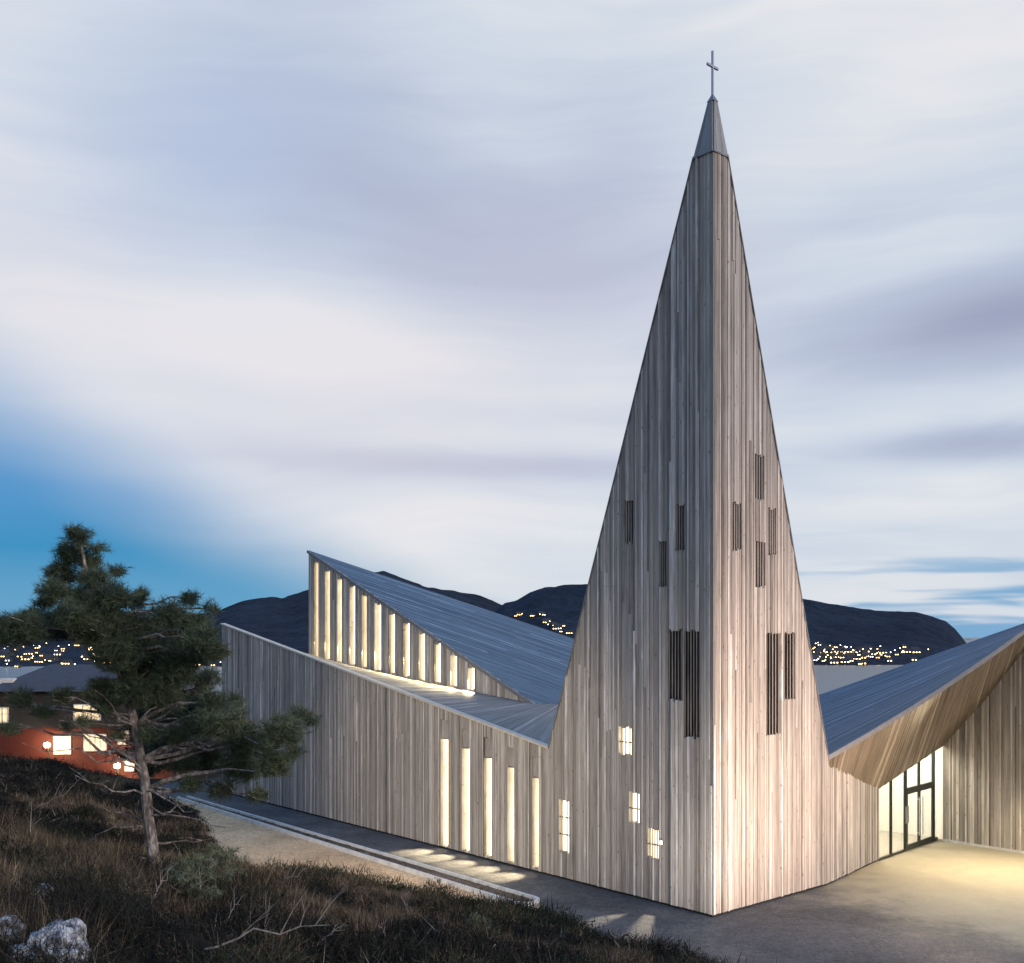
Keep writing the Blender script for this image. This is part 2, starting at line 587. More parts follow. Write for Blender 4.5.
mb = MB()
board_wall(mb, C, DL, NL, .035, tA, .08, lambda t: min(z_tl(t), zcap), left_ops, w=.08)
part(mb, 'tower_wall', M['wood'])
mb = MB()
board_wall(mb, C, DR, NR, .035, sB, .08, lambda s: min(z_tr(s), zcap), right_ops, w=.084)
part(mb, 'tower_wall', M['wood'])
# corner and raking edge trims
mb = MB()
mb.box(C + UP * (zcap / 2 + .03) - (NL + NR) * .015, (.04, .04, zcap - .06), ax=(DL, NL, UP))
A_l = C + DL * tc + UP * z_tl(tc); B_l = C + DL * tL + UP * zL
A_r = C + DR * sr + UP * z_tr(sr); B_r = C + DR * sB + UP * zB
for a, b, n in ((A_l, B_l, NL), (A_r, B_r, NR)):
    d = (b - a).normalized(); w = d.cross(n)
    mb.slab([a - w * .012, b - w * .012, b + w * .022, a + w * .022], n, .056, -.14)
part(mb, 'edge_trim', M['trim'])
# sloping back of the spire
mb = MB()
top = C + UP * 26.3
Lb, Bb = C + DL * tL, C + DR * sB
rec = -(NL + NR) * .12
mb.slab([B_l + rec, B_r + rec, C + DR * .3 + UP * 25.3 + rec, C + DL * .3 + UP * 25.3 + rec], (B_r - B_l).cross(A_l - B_l).normalized() * -1, 0, -.1)
part(mb, 'spire_back', M['roofwood'])
# spire cap: boards then point
mb = MB()
ztip = 25.75


def capw(z, e0, z0, eT): return e0 + (eT - e0) * (z - z0) / (ztip - z0)


for d, N, e0, z0, n in ((DL, NL, tc, zcap, 7), (DR, NR, sr, zcap, 6)):
    for i in range(n):
        a0, a1 = e0 * i / n, e0 * (i + 1) / n
        eT = .17
        b0, b1 = eT * i / n, eT * (i + 1) / n
        lo = zcap - .02
        q = [C + d * a0 + UP * lo, C + d * a1 + UP * lo, C + d * b1 + UP * ztip, C + d * b0 + UP * ztip]
        mb.slab(q, N, .046 + random.choice((0, .006)), -.08, tone_rand(), [(a0 + i, lo), (a1 + i, lo), (b1 + i, ztip), (b0 + i, ztip)])
for d, N, e in ((DL, NL, tc), (DR, NR, sr)):
    q = [C + d * -.02 + UP * (zcap - .05), C + d * (e + .012) + UP * (zcap - .05), C + d * (e + .004) + UP * (zcap + .0), C + d * -.02 + UP * (zcap + .0)]
    mb.slab(q, N, .058, -.05, .1)
tipc = C + (DL * .085 + DR * .085)
base = [C + N for N in (NL * .06 + NR * .06, DL * .2 + NL * .06, DL * .2 + DR * .2, DR * .2 + NR * .06)]
for i in range(4):
    mb.face([base[i] + UP * ztip, base[(i + 1) % 4] + UP * ztip, tipc + UP * (ztip + .3)], .15)
mb.face([b + UP * ztip for b in base], .15)
part(mb, 'spire_cap', M['capwood'])
# cross
mb = MB()
cz0, cz1 = ztip + .2, H + (HY - 51) / F * (tipc.y)
mb.box(tipc + UP * ((cz0 + cz1) / 2), (.058, .058, cz1 - cz0), ax=(DR, -NR, UP))
cc = tipc + UP * (H + (HY - 66.5) / F * tipc.y)
mb.box(cc, (.54, .062, .07), ax=(DR, -NR, UP))
part(mb, 'cross', M['crossmetal'])

# --- aisle wall with five lit slits
slit_ops = []
for x, y0, y1 in [(444.5, 720, 846), (465.6, 729, 851), (487.9, 738, 856), (511, 747, 862), (536, 757, 867.5)]:
    op = opening(C, DL, x - 3.6, x + 3.6, y0, y1)
    slit_ops.append(op)
    a, b, z0, z1 = op
    w = window_recess('slit_window', C, DL, NL, (a, b, z0, z1), .34, M['slit'], half=.36)
    P = lambda u, z, n: C + DL * u + UP * z + NL * n
    mp = MB()   # boarded panel in the head of the slit
    mp.slab([P(a, z1 - .75, 0), P(b, z1 - .75, 0), P(b, z1 + .03, 0), P(a, z1 + .03, 0)], NL, -.05, -.11, .62)
    mp.slab([P(a, z1 - .8, 0), P(b, z1 - .8, 0), P(b, z1 - .75, 0), P(a, z1 - .75, 0)], NL, -.04, -.12, .1)
    part(mp, 'head_panel', M['wood'], parent=w)
mb = MB()
board_wall(mb, C, DL, NL, tA, tF, .08, lambda t: z_aisle(t) - .02, slit_ops, w=.09)
part(mb, 'aisle_wall', M['wood'])
mb = MB()
P = lambda u, z, n: C + DL * u + UP * z + NL * n
mb.slab([P(tL, zL - .03, 0), P(tF + .05, zF - .03, 0), P(tF + .05, zF + .05, 0), P(tL, zL + .05, 0)], NL, .075, -.22)
part(mb, 'coping', M['coping'])
mb = MB()   # dark plinth under the boards
for O, d, N, e in ((C, DL, NL, tF), (C, DR, NR, sB)):
    mb.slab([O + d * -.0 + UP * -.05, O + d * e + UP * -.05, O + d * e + UP * .09, O + UP * .09], N, -.045, -.2)
part(mb, 'plinth', M['dark'])

# --- clerestory
QN = C - NL * 4.5


def z_base_pt(px, py): return on_wall(px, py, QN, DL)


tE, zE = z_base_pt(536, 704)
tM, zM = z_base_pt(421.9, 681.5)
tN, zN = z_base_pt(344.5, 664.8)
tP, zP = z_base_pt(309, 550.5)


def z_cb(t):
    pts = [(tE, zE), (tM, zM), (tN, zN), (tN + (tN - tM), zN + (zN - zM))]
    for (a, za), (b, zb_) in zip(pts, pts[1:]):
        if t <= b or (b, zb_) == pts[-1]:
            return za + (zb_ - za) * (t - a) / (b - a)


def z_ct(t): return zE + (zP - zE) * (t - tE) / (tP - tE)


cl_ops = []
xs = [316.4, 327.7, 339.8, 352.3, 364.8, 378.1, 391.8, 406.6, 421.9, 437.5, 453.9, 471.5]
ys = [563, 571, 579, 586.6, 595.6, 604, 614, 623.8, 633.5, 644, 655.8, 667.5]
yb = [659, 661, 663.5, 666, 670, 672, 675.5, 679, 681.5, 685, 688, 691]
for x, y0, y1 in zip(xs, ys, yb):
    t, z1 = on_wall(x, y0, QN, DL)
    z0 = z_cb(t) + .1
    wd = .25
    op = (t - wd, t + wd, z0, z1); cl_ops.append(op)
    w = window_recess('clerestory_window', QN, DL, NL, op, .3, M['clere'], half=.36)
mb = MB()
board_wall(mb, QN, DL, NL, tE, tP, lambda t: z_cb(t) - .15, z_ct, cl_ops, w=.11)
part(mb, 'clerestory_wall', M['wood'])

# --- nave roof
Pp = QN + DL * tP + UP * zP
Ee = QN + DL * tE + UP * zE
Rr = at(574, 639, 55.0)
nrm = (Ee - Pp).cross(Rr - Pp).normalized()
if nrm.z < 0: nrm = -nrm


def on_plane(px, py):
    d = at(px, py, 1.0) - V((0, 0, H)); o = V((0, 0, H))
    k = (Pp - o).dot(nrm) / d.dot(nrm)
    return o + d * k


E2 = on_plane(557, 704)
E3 = on_plane(600, 704)
R2 = Pp + (Rr - Pp) * 1.25
eo = -(Rr - Pp).cross(nrm).normalized()
ax = (Rr - Pp).normalized(); ay = nrm.cross(ax)
poly = [Pp, Ee, E2, E3, R2]
P2 = [((p - Pp).dot(ax), (p - Pp).dot(ay)) for p in poly]


def span(b):
    xsn = []
    for (x0, y0), (x1, y1) in zip(P2, P2[1:] + P2[:1]):
        if (y0 - b) * (y1 - b) <= 0 and abs(y1 - y0) > 1e-6:
            xsn.append(x0 + (x1 - x0) * (b - y0) / (y1 - y0))
    return (min(xsn), max(xsn)) if len(xsn) > 1 else None


mb = MB()
ymin, ymax = min(p[1] for p in P2), max(p[1] for p in P2)
b = ymin + .002
while b < ymax - .01:
    e = min(b + random.uniform(.08, .16), ymax - .002)
    s0, s1 = span(b), span(e)
    if s0 and s1:
        off = random.choice((0, .008, .014))
        L = max(s0[1], s1[1]) - min(s0[0], s1[0])
        cutn = max(1, int(L / random.uniform(2.5, 5)))
        for i in range(cutn):
            f0, f1 = i / cutn, (i + 1) / cutn
            g = lambda s, f: s[0] + (s[1] - s[0]) * f
            q2 = [(g(s0, f0), b), (g(s0, f1), b), (g(s1, f1), e), (g(s1, f0), e)]
            sh = random.uniform(0, 90)
            mb.slab([Pp + ax * x + ay * y for x, y in q2], nrm, off, -.06, tone_rand(), [(y + sh, x + sh) for x, y in q2])
    b = e
part(mb, 'nave_roof', M['roofwood'])
mb = MB()   # roof edge boards and far closing walls
d = (Ee - Pp).normalized()
mb.slab([Pp + d * -.05, Ee, Ee - UP * .16, Pp - UP * .16 + d * -.05], NL, .12, .052)
dn = (Rr - Pp).normalized()
mb.slab([Pp, R2, R2 - UP * .2, Pp - UP * .2], V((dn.y, -dn.x, 0)) * -1, .03, -.05)
cv = QN + DL * tP
mb.slab([cv - UP * .0, cv + UP * zP, cv + UP * (zP - .1) + UP * 0 - NL * .3, cv - NL * .3], DL, .04, -.05)
part(mb, 'roof_edge', M['trim'])
mb = MB()
far = C + DL * tF
mb.slab([far, far + UP * (zF - .05), QN + DL * tF + UP * (z_cb(tF) - .05), QN + DL * tF], DL, 0, -.1, .4)
fr2 = V((R2.x, R2.y, 0))
Pq = Pp + (R2 - Pp) * .22
mb.slab([V((Pq.x, Pq.y, 0)), Pq - UP * .25, R2 - UP * .25, fr2], V((dn.y, -dn.x, 0)) * -1, -.06, -.15, .4)
part(mb, 'end_wall', M['wood'])

# --- aisle roof: boards run from the clerestory down to the outer wall
inn = [E3 - V((1.2, 0, 0)), E2, Ee]
tt = tE
while tt < tF - .5:
    tt = min(tt + 2.0, tF - .4)
    inn.append(QN + DL * tt + UP * z_cb(tt))
outt = [tL - .3, 10.6, 13.0]
for i in range(len(inn) - 3):
    outt.append(13.0 + (tF - .1 - 13.0) * (i + 1) / (len(inn) - 3))


def lerp_poly(arr, s):
    k = s * (len(arr) - 1); i = min(int(k), len(arr) - 2)
    return arr[i] + (arr[i + 1] - arr[i]) * (k - i)


def aisle_F(s, k):
    t = lerp_poly(outt, s)
    o = C + DL * t + UP * (z_aisle(t) - .06) - NL * .2
    return o.lerp(lerp_poly(inn, s), k)


mb = MB(); planks(mb, aisle_F, 230, 2, offs=(0, .006, .012))
part(mb, 'aisle_roof', M['aislewood'])

# --- entrance side
Bg = C + DR * sB
G1 = ground(878.5, 861)
G2 = ground(937, 840)
W0 = ground(943, 841)
DW = -DL                                             # right wall runs outward, parallel to the left side
NW = V((-.755, -.655, 0))


def Wp(u, z): return W0 + DW * u + UP * z


Bt = Bg + UP * zB
Et = V((19.25, 39.75, 9.04))


def eave(k):
    p = Bt + (Et - Bt) * k
    return p - UP * (.16 * 4 * k * (1 - k) if 0 < k < 1 else 0)


rd0, rd1 = at(819, 695, 47.0), at(1024, 623.4, 46.0)


def ridge(k): return rd0 + (rd1 - rd0) * k


def roof_F(s, k):
    kk = -.14 + 1.75 * k
    e, r = eave(kk), ridge(kk)
    p = e.lerp(r, s)
    return p - UP * (.35 * 4 * s * (1 - s))


mb = MB(); planks(mb, roof_F, 96, 9, offs=(0, .005, .01), seam=.3)
part(mb, 'entrance_roof', M['roofwood'])
zw = [(0, 4.09), (1.01, 5.24), (1.82, 6.16), (2.81, 7.48), (3.42, 8.27), (6.3, 11.6)]


def z_w(u):
    for (a, za), (b, zb_) in zip(zw, zw[1:]):
        if u <= b: return za + (zb_ - za) * (u - a) / (b - a)
    return zw[-1][1]


zG = 2.83
topk = [0.0, .395, .70, .87, 1.05, 1.5]
bot = [Bg + UP * (zB - .32), G1 + UP * zG, W0 + UP * 4.09, Wp(1.82, z_w(1.82)), Wp(3.42, z_w(3.42)), Wp(6.3, z_w(6.3))]


def soff_F(s, k):
    a = eave(lerp_poly(topk, s)) - UP * .08
    return a.lerp(lerp_poly(bot, s), k)


soff_F.down = True
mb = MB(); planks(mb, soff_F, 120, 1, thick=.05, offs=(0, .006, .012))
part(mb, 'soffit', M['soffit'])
mb = MB()
pts = [eave(k) for k in (0, .2, .4, .6, .8, 1, 1.3, 1.55)]
dv = (Et - Bt).normalized(); nv = V((dv.y, -dv.x, 0)).normalized()
for a, b in zip(pts, pts[1:]):
    mb.slab([a - UP * .12, b - UP * .12, b + UP * .06, a + UP * .06], nv, .05, -.02)
part(mb, 'eave_trim', M['trim'])
# angled wall from the tower to the glass
dB = (G1 - Bg); LB = dB.length; dB.normalize(); NB = V((dB.y, -dB.x, 0))
mb = MB()
board_wall(mb, Bg, dB, NB, .02, LB, .08, lambda u: (zB - .32) + (zG - zB + .32) * u / LB + .06, (), w=.10)
part(mb, 'entrance_wall', M['wood'])
mb = MB()
board_wall(mb, W0, DW, NW, 0, 7.2, .10, lambda u: z_w(min(u, 6.3)) + .05, (), w=.10)
part(mb, 'entrance_wall', M['wood'])
mb = MB()
mb.slab([Bg - UP * .05, G1 - UP * .05, G1 + UP * .09, Bg + UP * .09], NB, -.045, -.2)
part(mb, 'plinth', M['dark'])
mb = MB()
mb.slab([W0 + UP * .0, Wp(7.2, 0), Wp(7.2, .1), Wp(0, .1)], NW, .05, -.15)
part(mb, 'plinth', M['concrete'])['label'] = 'pale concrete footing under the right hand wall'

# lobby behind the glass
g = (G2 - G1); LG = g.length; g.normalize(); gi = V((-g.y, g.x, 0)); go = -gi


def Gp(u, z, n=0.0): return G1 + g * u + UP * z + gi * n


mb = MB()
e1, e0, dp = LG + .35, -.1, 4.2
mb.face([Gp(e0, .0, 0), Gp(e1, .0, 0), Gp(e1, 0.0, dp), Gp(e0, .0, dp)], m=1)
for f in mb.v: pass
mb.v = [(x, y, z + .02) for x, y, z in mb.v]
mb.slab([Gp(e0, 0, dp), Gp(e1, 0, dp), Gp(e1, 4.6, dp), Gp(e0, 4.6, dp)], gi, .1, 0)
mb.slab([Gp(e0, 0, .12), Gp(e0, 0, dp), Gp(e0, 4.6, dp), Gp(e0, 4.6, .12)], -g, .1, 0)
mb.slab([Gp(e1, 0, -.3), Gp(e1, 0, dp), Gp(e1, 4.6, dp), Gp(e1, 4.6, -.3)], g, .1, 0)
mb.slab([Gp(e0, 4.6, .2), Gp(e1, 4.6, .2), Gp(e1, 4.6, dp), Gp(e0, 4.6, dp)], UP, .1, 0)
part(mb, 'lobby', [M['plaster'], M['tilefloor']])
# frames and glass
zt_g = lambda u: zG + (4.09 - zG) * u / LG


def gu(px): # position along glass line of an image column
    return on_wall(px, 800, G1, g)[0]


u1, u2, u3, u4 = gu(891), gu(905.5), gu(919), gu(933.5)
tz = 2.42
ent = MB()


def post(u, w, z0, z1, m=None):
    (m or ent).slab([Gp(u - w / 2, z0), Gp(u + w / 2, z0), Gp(u + w / 2, z1), Gp(u - w / 2, z1)], go, .04, -.06)


post(u1, .07, .1, zt_g(u1) + .05); post(u2, .13, .02, zt_g(u2) + .05); post(u4, .15, .02, zt_g(u4) + .05)
post(u3, .08, tz + .16, zt_g(u3) + .05)
ent.slab([Gp(u2 + .065, tz), Gp(u4 - .075, tz), Gp(u4 - .075, tz + .16), Gp(u2 + .065, tz + .16)], go, .035, -.055)
ent.slab([Gp(0, .02), Gp(u2 - .065, .02), Gp(u2 - .065, .1), Gp(0, .1)], go, .035, -.055)
ent.slab([Gp(u4 + .075, .02), Gp(LG + .02, .02), Gp(LG + .02, .14), Gp(u4 + .075, .14)], go, .035, -.055)
entrance = part(ent, 'entrance_frame', M['frame'])
gm = MB()
for a, b, z0, z1 in ((0.02, u1 - .035, .1, 0), (u1 + .035, u2 - .065, .1, 0), (u4 + .075, LG, .14, 0), (u2 + .065, u3 - .04, tz + .16, 0), (u3 + .04, u4 - .075, tz + .16, 0)):
    gm.slab([Gp(a, z0), Gp(b, z0), Gp(b, zt_g(b) + .03), Gp(a, zt_g(a) + .03)], go, 0, -.012)
part(gm, 'glass', M['glass'], parent=entrance)
for a, b, hs in ((u2 + .07, u3 - .005, 1), (u3 + .005, u4 - .08, -1)):
    dm = MB()
    dm.slab([Gp(a, .03), Gp(a + .1, .03), Gp(a + .1, tz - .01), Gp(a, tz - .01)], go, .03, -.03)
    dm.slab([Gp(b - .1, .03), Gp(b, .03), Gp(b, tz - .01), Gp(b - .1, tz - .01)], go, .03, -.03)
    dm.slab([Gp(a + .1, .03), Gp(b - .1, .03), Gp(b - .1, .24), Gp(a + .1, .24)], go, .028, -.028)
    dm.slab([Gp(a + .1, tz - .1), Gp(b - .1, tz - .1), Gp(b - .1, tz - .01), Gp(a + .1, tz - .01)], go, .028, -.028)
    dm.slab([Gp(a + .1, .24), Gp(b - .1, .24), Gp(b - .1, tz - .1), Gp(a + .1, tz - .1)], go, .004, -.008, m=1)
    uu = (b - .17) if hs > 0 else (a + .17)
    dm.tube([Gp(uu, .5, -.09), Gp(uu, 2.1, -.09)], .022, 8, m=2)
    for zz in (.6, 2.0): dm.tube([Gp(uu, zz, -.09), Gp(uu, zz, -.01)], .012, 6, m=2)
    part(dm, 'door', [M['frame'], M['glass'], M['steel']], parent=entrance)
mb = MB()
mb.slab([Gp(u2 - .14, 1.15), Gp(u2 + .2, 1.15), Gp(u2 + .2, 1.85), Gp(u2 - .14, 1.85)], go, .06, .045)
part(mb, 'notice_plate', plain('grey_plate', (.22, .21, .2), .5), parent=entrance)
# wall lamp beside lowest tower window
t_, z_ = on_wall(664, 842, C, DL)
mb = MB()
pp = C + DL * t_ + UP * z_ + NL * .1
mb.box(pp, (.07, .08, .16), ax=(DL, -NL, UP))
wl = part(mb, 'wall_lamp', M['steel'])
mb = MB(); mb.box(pp + NL * .05, (.055, .02, .12), ax=(DL, -NL, UP))
part(mb, 'lens', glow('wall_lamp_lens', (1, .9, .75), 14, 0), parent=wl)

# ------------------------------------------------------------------ ground
EDGE = [(16, -20), (12, 18), (7.5, 25.8), (5.1, 28.7), (3.1, 30.4), (1.5, 32.3), (-.8, 34.0), (-2.6, 34.9), (-4.9, 35.8), (-7.4, 37.0), (-11.4, 42.4), (-15.2, 52), (-19.6, 58.6), (-30, 75), (-45, 100), (-48, 300)]
EA = np.array(EDGE[:-1], float); EB = np.array(EDGE[1:], float)


def sdist(X, Y):
    X = np.asarray(X, float); Y = np.asarray(Y, float)
    best = np.full(X.shape, 1e9); sg = np.ones(X.shape)
    for (ax_, ay_), (bx, by) in zip(EA, EB):
        dx, dy = bx - ax_, by - ay_
        k = np.clip(((X - ax_) * dx + (Y - ay_) * dy) / (dx * dx + dy * dy), 0, 1)
        qx, qy = X - ax_ - k * dx, Y - ay_ - k * dy
        dd = np.hypot(qx, qy)
        side = dx * (Y - ay_) - dy * (X - ax_)     # left of travel = heath side
        upd = dd < best - 1e-9
        best = np.where(upd, dd, best); sg = np.where(upd, np.sign(side), sg)
    return best * sg


def smooth(x): x = np.clip(x, 0, 1); return x * x * (3 - 2 * x)


def nz(x, y, s, seed=0.0): return noise.noise(V((x * s + seed, y * s - seed, seed * .37)))


def height(x, y):
    x = float(x); y = float(y)
    d = float(sdist(np.array([x]), np.array([y]))[0])
    h = -.07
    if d > -.4:
        q = max(0, d)
        f = min(.22 * q + .0045 * q * q, 7.4)
        bumps = (.5 * nz(x, y, .22, 3) + .42 * nz(x, y, .55, 8) + .22 * nz(x, y, 1.3, 5)) * float(smooth(d / 4))
        h = max(-.07, (f + bumps + .15 * float(smooth((d + .4) / 1.0))) * (1 - .75 * float(smooth((y - 48) / 40))) - .07)
    h -= 4.6 * float(smooth((y - 62) / 34)) + 40 * float(smooth((y - 95) / 330)) if (x < -18 or y > 75) else 0
    if -18 <= x < 0 and y <= 75: h -= 0
    return h


def grid_mesh(name, xs_, ys_, fn, mat, kind='structure', smooth_=True):
    v = [(x, y, fn(x, y)) for y in ys_ for x in xs_]
    nx = len(xs_)
    f = [(j * nx + i, j * nx + i + 1, (j + 1) * nx + i + 1, (j + 1) * nx + i) for j in range(len(ys_) - 1) for i in range(nx - 1)]
    me = bpy.data.meshes.new(name); me.from_pydata(v, [], f); me.materials.append(mat)
    me.polygons.foreach_set('use_smooth', np.full(len(f), smooth_)); me.update()
    o = bpy.data.objects.new(name, me); COL.objects.link(o); o['kind'] = kind
    return o


xs_ = np.unique(np.concatenate([np.linspace(-900, -60, 22), np.linspace(-60, -26, 30), np.linspace(-26, 14, 120), np.linspace(14, 60, 20), np.linspace(60, 900, 22)]))
ys_ = np.unique(np.concatenate([np.linspace(-60, 4, 16), np.linspace(4, 62, 170), np.linspace(62, 130, 40), np.linspace(130, 900, 24)]))
grid_mesh('heath_ground', xs_, ys_, height, M['heath'])


def sheet(name, pts, z, mat):
    mb = MB(); mb.face([(x, y, z) for x, y in pts])
    o = mb.build(name, mat); o['kind'] = 'structure'; return o


# forecourt and walkway in asphalt
fp = [(40, -10), (14, -10), (11, 18), (6.5, 25.2), (3.0, 29), (-1, 33.8), (-2.6, 35.6), (-19.5, 56), (-23, 60), (-18, 66), (0, 60), (40, 60)]
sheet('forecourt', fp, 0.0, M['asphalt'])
gp = [(-.9, 33.4), (-2.9, 34.2), (-7.2, 36.4), (-12, 41), (-18, 51), (-23, 59), (-20.3, 59.2), (-5.0, 40.4), (.2, 34.2)]
sheet('gravel_path', gp, .15, M['gravel'])

# long low planter: white concrete rim round a strip of soil, rounded near end
pl = tag(empty('planter', ground(546, 903)), 'long narrow white concrete planter with rounded end beside the timber wall', 'planter')
bpy.context.view_layer.update()
n0 = ground(546, 899, .3); f0 = ground(188, 795.5, .3)
dirp = (f0 - n0); dirp.z = 0; Lp = dirp.length; dirp.normalize(); perp = V((-dirp.y, dirp.x, 0))
if perp.x > 0: perp = -perp


def rim(off):
    w0, w1 = 1.0, .62
    a = n0 - UP * n0.z
    pts = []
    pts.append(a + dirp * Lp + perp * off)
    pts.append(a + dirp * .5 + perp * off)
    r = w0 / 2 - off
    c = a + dirp * .5 + perp * (w0 / 2)
    for i in range(1, 12):
        an = math.pi * i / 12
        pts.append(c - perp * (r * math.cos(an)) - dirp * (r * math.sin(an)))
    pts.append(a + dirp * .5 + perp * (w0 - off))
    pts.append(a + dirp * Lp + perp * (w1 - off))
    return pts


ro, ri = rim(0), rim(.11)
mb = MB()
zt, zb_ = .3, -.1
for (a, b, c, d_) in zip(ro, ro[1:], ri[1:], ri):
    mb.face([a + UP * zt, b + UP * zt, c + UP * zt, d_ + UP * zt])
    mb.face([a + UP * zb_, b + UP * zb_, b + UP * zt, a + UP * zt])
    mb.face([d_ + UP * zt, c + UP * zt, c + UP * zb_, d_ + UP * zb_])
org = np.array(pl.location)


def pbuild(mb, name, mat, parent=pl, o=None):
    o = org if o is None else o
    mb.v = [tuple(np.array(p) - o) for p in mb.v]
    return mb.build(name, mat, parent)


pbuild(mb, 'rim', M['concrete'])
mb = MB()
k = len(ri)
for i in range(k // 2):
    j = k - 1 - i
    if j - i < 2: break
    mb.face([ri[i] + UP * .2, ri[i + 1] + UP * .2, ri[j - 1] + UP * .2, ri[j] + UP * .2])
for _ in range(420):
    a = random.uniform(.3, Lp - 1) ** 1.0
    w = 1.0 - .38 * a / Lp
    p = n0 - UP * n0.z + dirp * a + perp * random.uniform(.16, w - .16) + UP * .21
    s = random.uniform(.02, .075)
    mb.box(p, (s * 1.6, s, s), rz=random.uniform(0, 3))
pbuild(mb, 'soil', M['soil'])

# ------------------------------------------------------------------ water, hills, far town
water = MB(); water.face([(-9000, 330, -40), (9000, 330, -40), (9000, 9000, -40), (-9000, 9000, -40)])
tag(water.build('fjord_water', M['water']), kind='structure')


class Hill:
    def __init__(s, prof, Yr, Ys, rough, seed):
        s.prof = prof; s.Yr = Yr; s.Ys = Ys; s.rough = rough; s.seed = seed

    def top(s, px):
        p = s.prof
        if px <= p[0][0]: py = p[0][1]
        elif px >= p[-1][0]: py = p[-1][1]
        else:
            for (a, ya), (b, yb_) in zip(p, p[1:]):
                if a <= px <= b:
                    py = ya + (yb_ - ya) * (px - a) / (b - a); break
        return H + (HY - py) / F * s.Yr

    def h(s, px, Y):                                 # surface height under the bearing px at distance Y
        zr_ = s.top(px)
        k = (Y - s.Ys) / (s.Yr - s.Ys)
        x = (px - CX) / F * Y
        if k <= 1:
            kk = max(0, k)
            z = -44 + (zr_ + 44) * (.25 * kk + .75 * kk * kk)
        else:
            z = zr_ - (zr_ + 44) * min(1, (k - 1) / .8) ** 1.5
        n = noise.fractal(V((x * .004, Y * .004, s.seed)), 1.0, 2.0, 5)
        n2 = noise.fractal(V((x * .02, Y * .008, s.seed + 9)), 1.0, 2.0, 4)
        return z + s.rough * (n * 1.0 + n2 * .45) * min(1, max(0, k * 2))

    def build(s, name, x0, x1, step):
        pxs = np.arange(x0, x1 + .1, step)
        Ys_ = np.concatenate([np.linspace(s.Ys - 30, s.Yr, 40), np.linspace(s.Yr + 80, s.Yr * 1.6, 10)])
        v = [((px - CX) / F * Y, Y, s.h(px, Y)) for Y in Ys_ for px in pxs]
        nx = len(pxs)
        f = [(j * nx + i, j * nx + i + 1, (j + 1) * nx + i + 1, (j + 1) * nx + i) for j in range(len(Ys_) - 1) for i in range(nx - 1)]
        me = bpy.data.meshes.new(name); me.from_pydata(v, [], f); me.materials.append(M['hill'])
        me.polygons.foreach_set('use_smooth', np.ones(len(f), bool)); me.update()
        o = bpy.data.objects.new(name, me); COL.objects.link(o); o['kind'] = 'structure'
        return o


hA = Hill([(-900, 640), (-300, 632), (-150, 622), (-40, 619), (60, 618), (150, 617), (215, 612), (238, 601), (262, 596.5), (275, 595), (283, 597.5), (296, 594), (320, 586), (350, 577), (372, 571.5), (384, 571), (396, 575), (425, 586), (450, 590), (470, 593), (490, 599), (508, 606), (560, 630), (620, 645)], 3600, 1250, 10, 1.3)
hA.build('hill', -900, 640, 3)
hB = Hill([(430, 650), (480, 622), (505, 603), (516, 600), (530, 592.5), (545, 588), (565, 586), (592, 585), (680, 580), (760, 588), (803, 598.5), (826, 603), (850, 606), (880, 610), (905, 611), (918, 612), (932, 617), (946, 622), (955, 629), (964, 640), (975, 655), (990, 672)], 2500, 1440, 6, 4.1)
hB.build('hill', 430, 1000, 2.5)
hC = Hill([(960, 668), (1000, 640), (1060, 632), (1200, 628), (1500, 620), (1900, 632)], 5200, 3200, 8, 7.7)
hC.build('hill', 960, 1900, 8)


def far_house(size, lit):
    mb = MB(); w, d_, h_ = size
    mb.box((0, 0, h_ / 2), (w, d_, h_))
    r = [V((-w / 2 - .3, -d_ / 2 - .3, h_)), V((w / 2 + .3, -d_ / 2 - .3, h_)), V((w / 2 + .3, 0, h_ + w * .25)), V((-w / 2 - .3, 0, h_ + w * .25))]
    r2 = [V((p.x, -p.y, p.z)) for p in r]
    mb.face(r); mb.face(r2)
    for sx in (-1, 1): mb.face([V((sx * w / 2, -d_ / 2, h_)), V((sx * w / 2, d_ / 2, h_)), V((sx * w / 2, 0, h_ + w * .25))])
    for i in range(lit):
        x = -w / 2 + w * (i + .5) / lit
        mb.box((x, -d_ / 2 - .05, h_ * .5), (w / lit * .42, .1, h_ * .26), m=1)
    return mb.build('far_house', [M['farwall'], M['farlit']])


def far_lamp():
    mb = MB()
    mb.tube([(0, 0, 0), (0, 0, 7)], .12, 5)
    mb.tube([(0, 0, 7), (0, -1.2, 7.2)], .1, 5)
    mb.box((0, -1.2, 7.1), (1.0, .9, .8), m=1)
    return mb.build('far_street_lamp', [M['farwall'], M['farlamp']])


protos = [far_house((7, 6, 4.0), 2), far_house((9, 7, 4.6), 2), far_house((14, 8, 5), 3)]
lampP = far_lamp()
used = set()


def place_on(hill, px, py):
    Y = hill.Ys
    while Y < hill.Yr:
        z = H + (HY - py) / F * Y
        if hill.h(px, Y) >= z: break
        Y += 8
    return V(((px - CX) / F * Y, Y, hill.h(px, Y)))


def far_copy(src, hill, px, py, label, cat, group):
    o = src
    if src.name in used:
        o = src.copy(); COL.objects.link(o)
    used.add(src.name)
    o.location = place_on(hill, px, py); o.rotation_euler.z = random.uniform(-.5, .5)
    tag(o, label, cat, group)
    return o


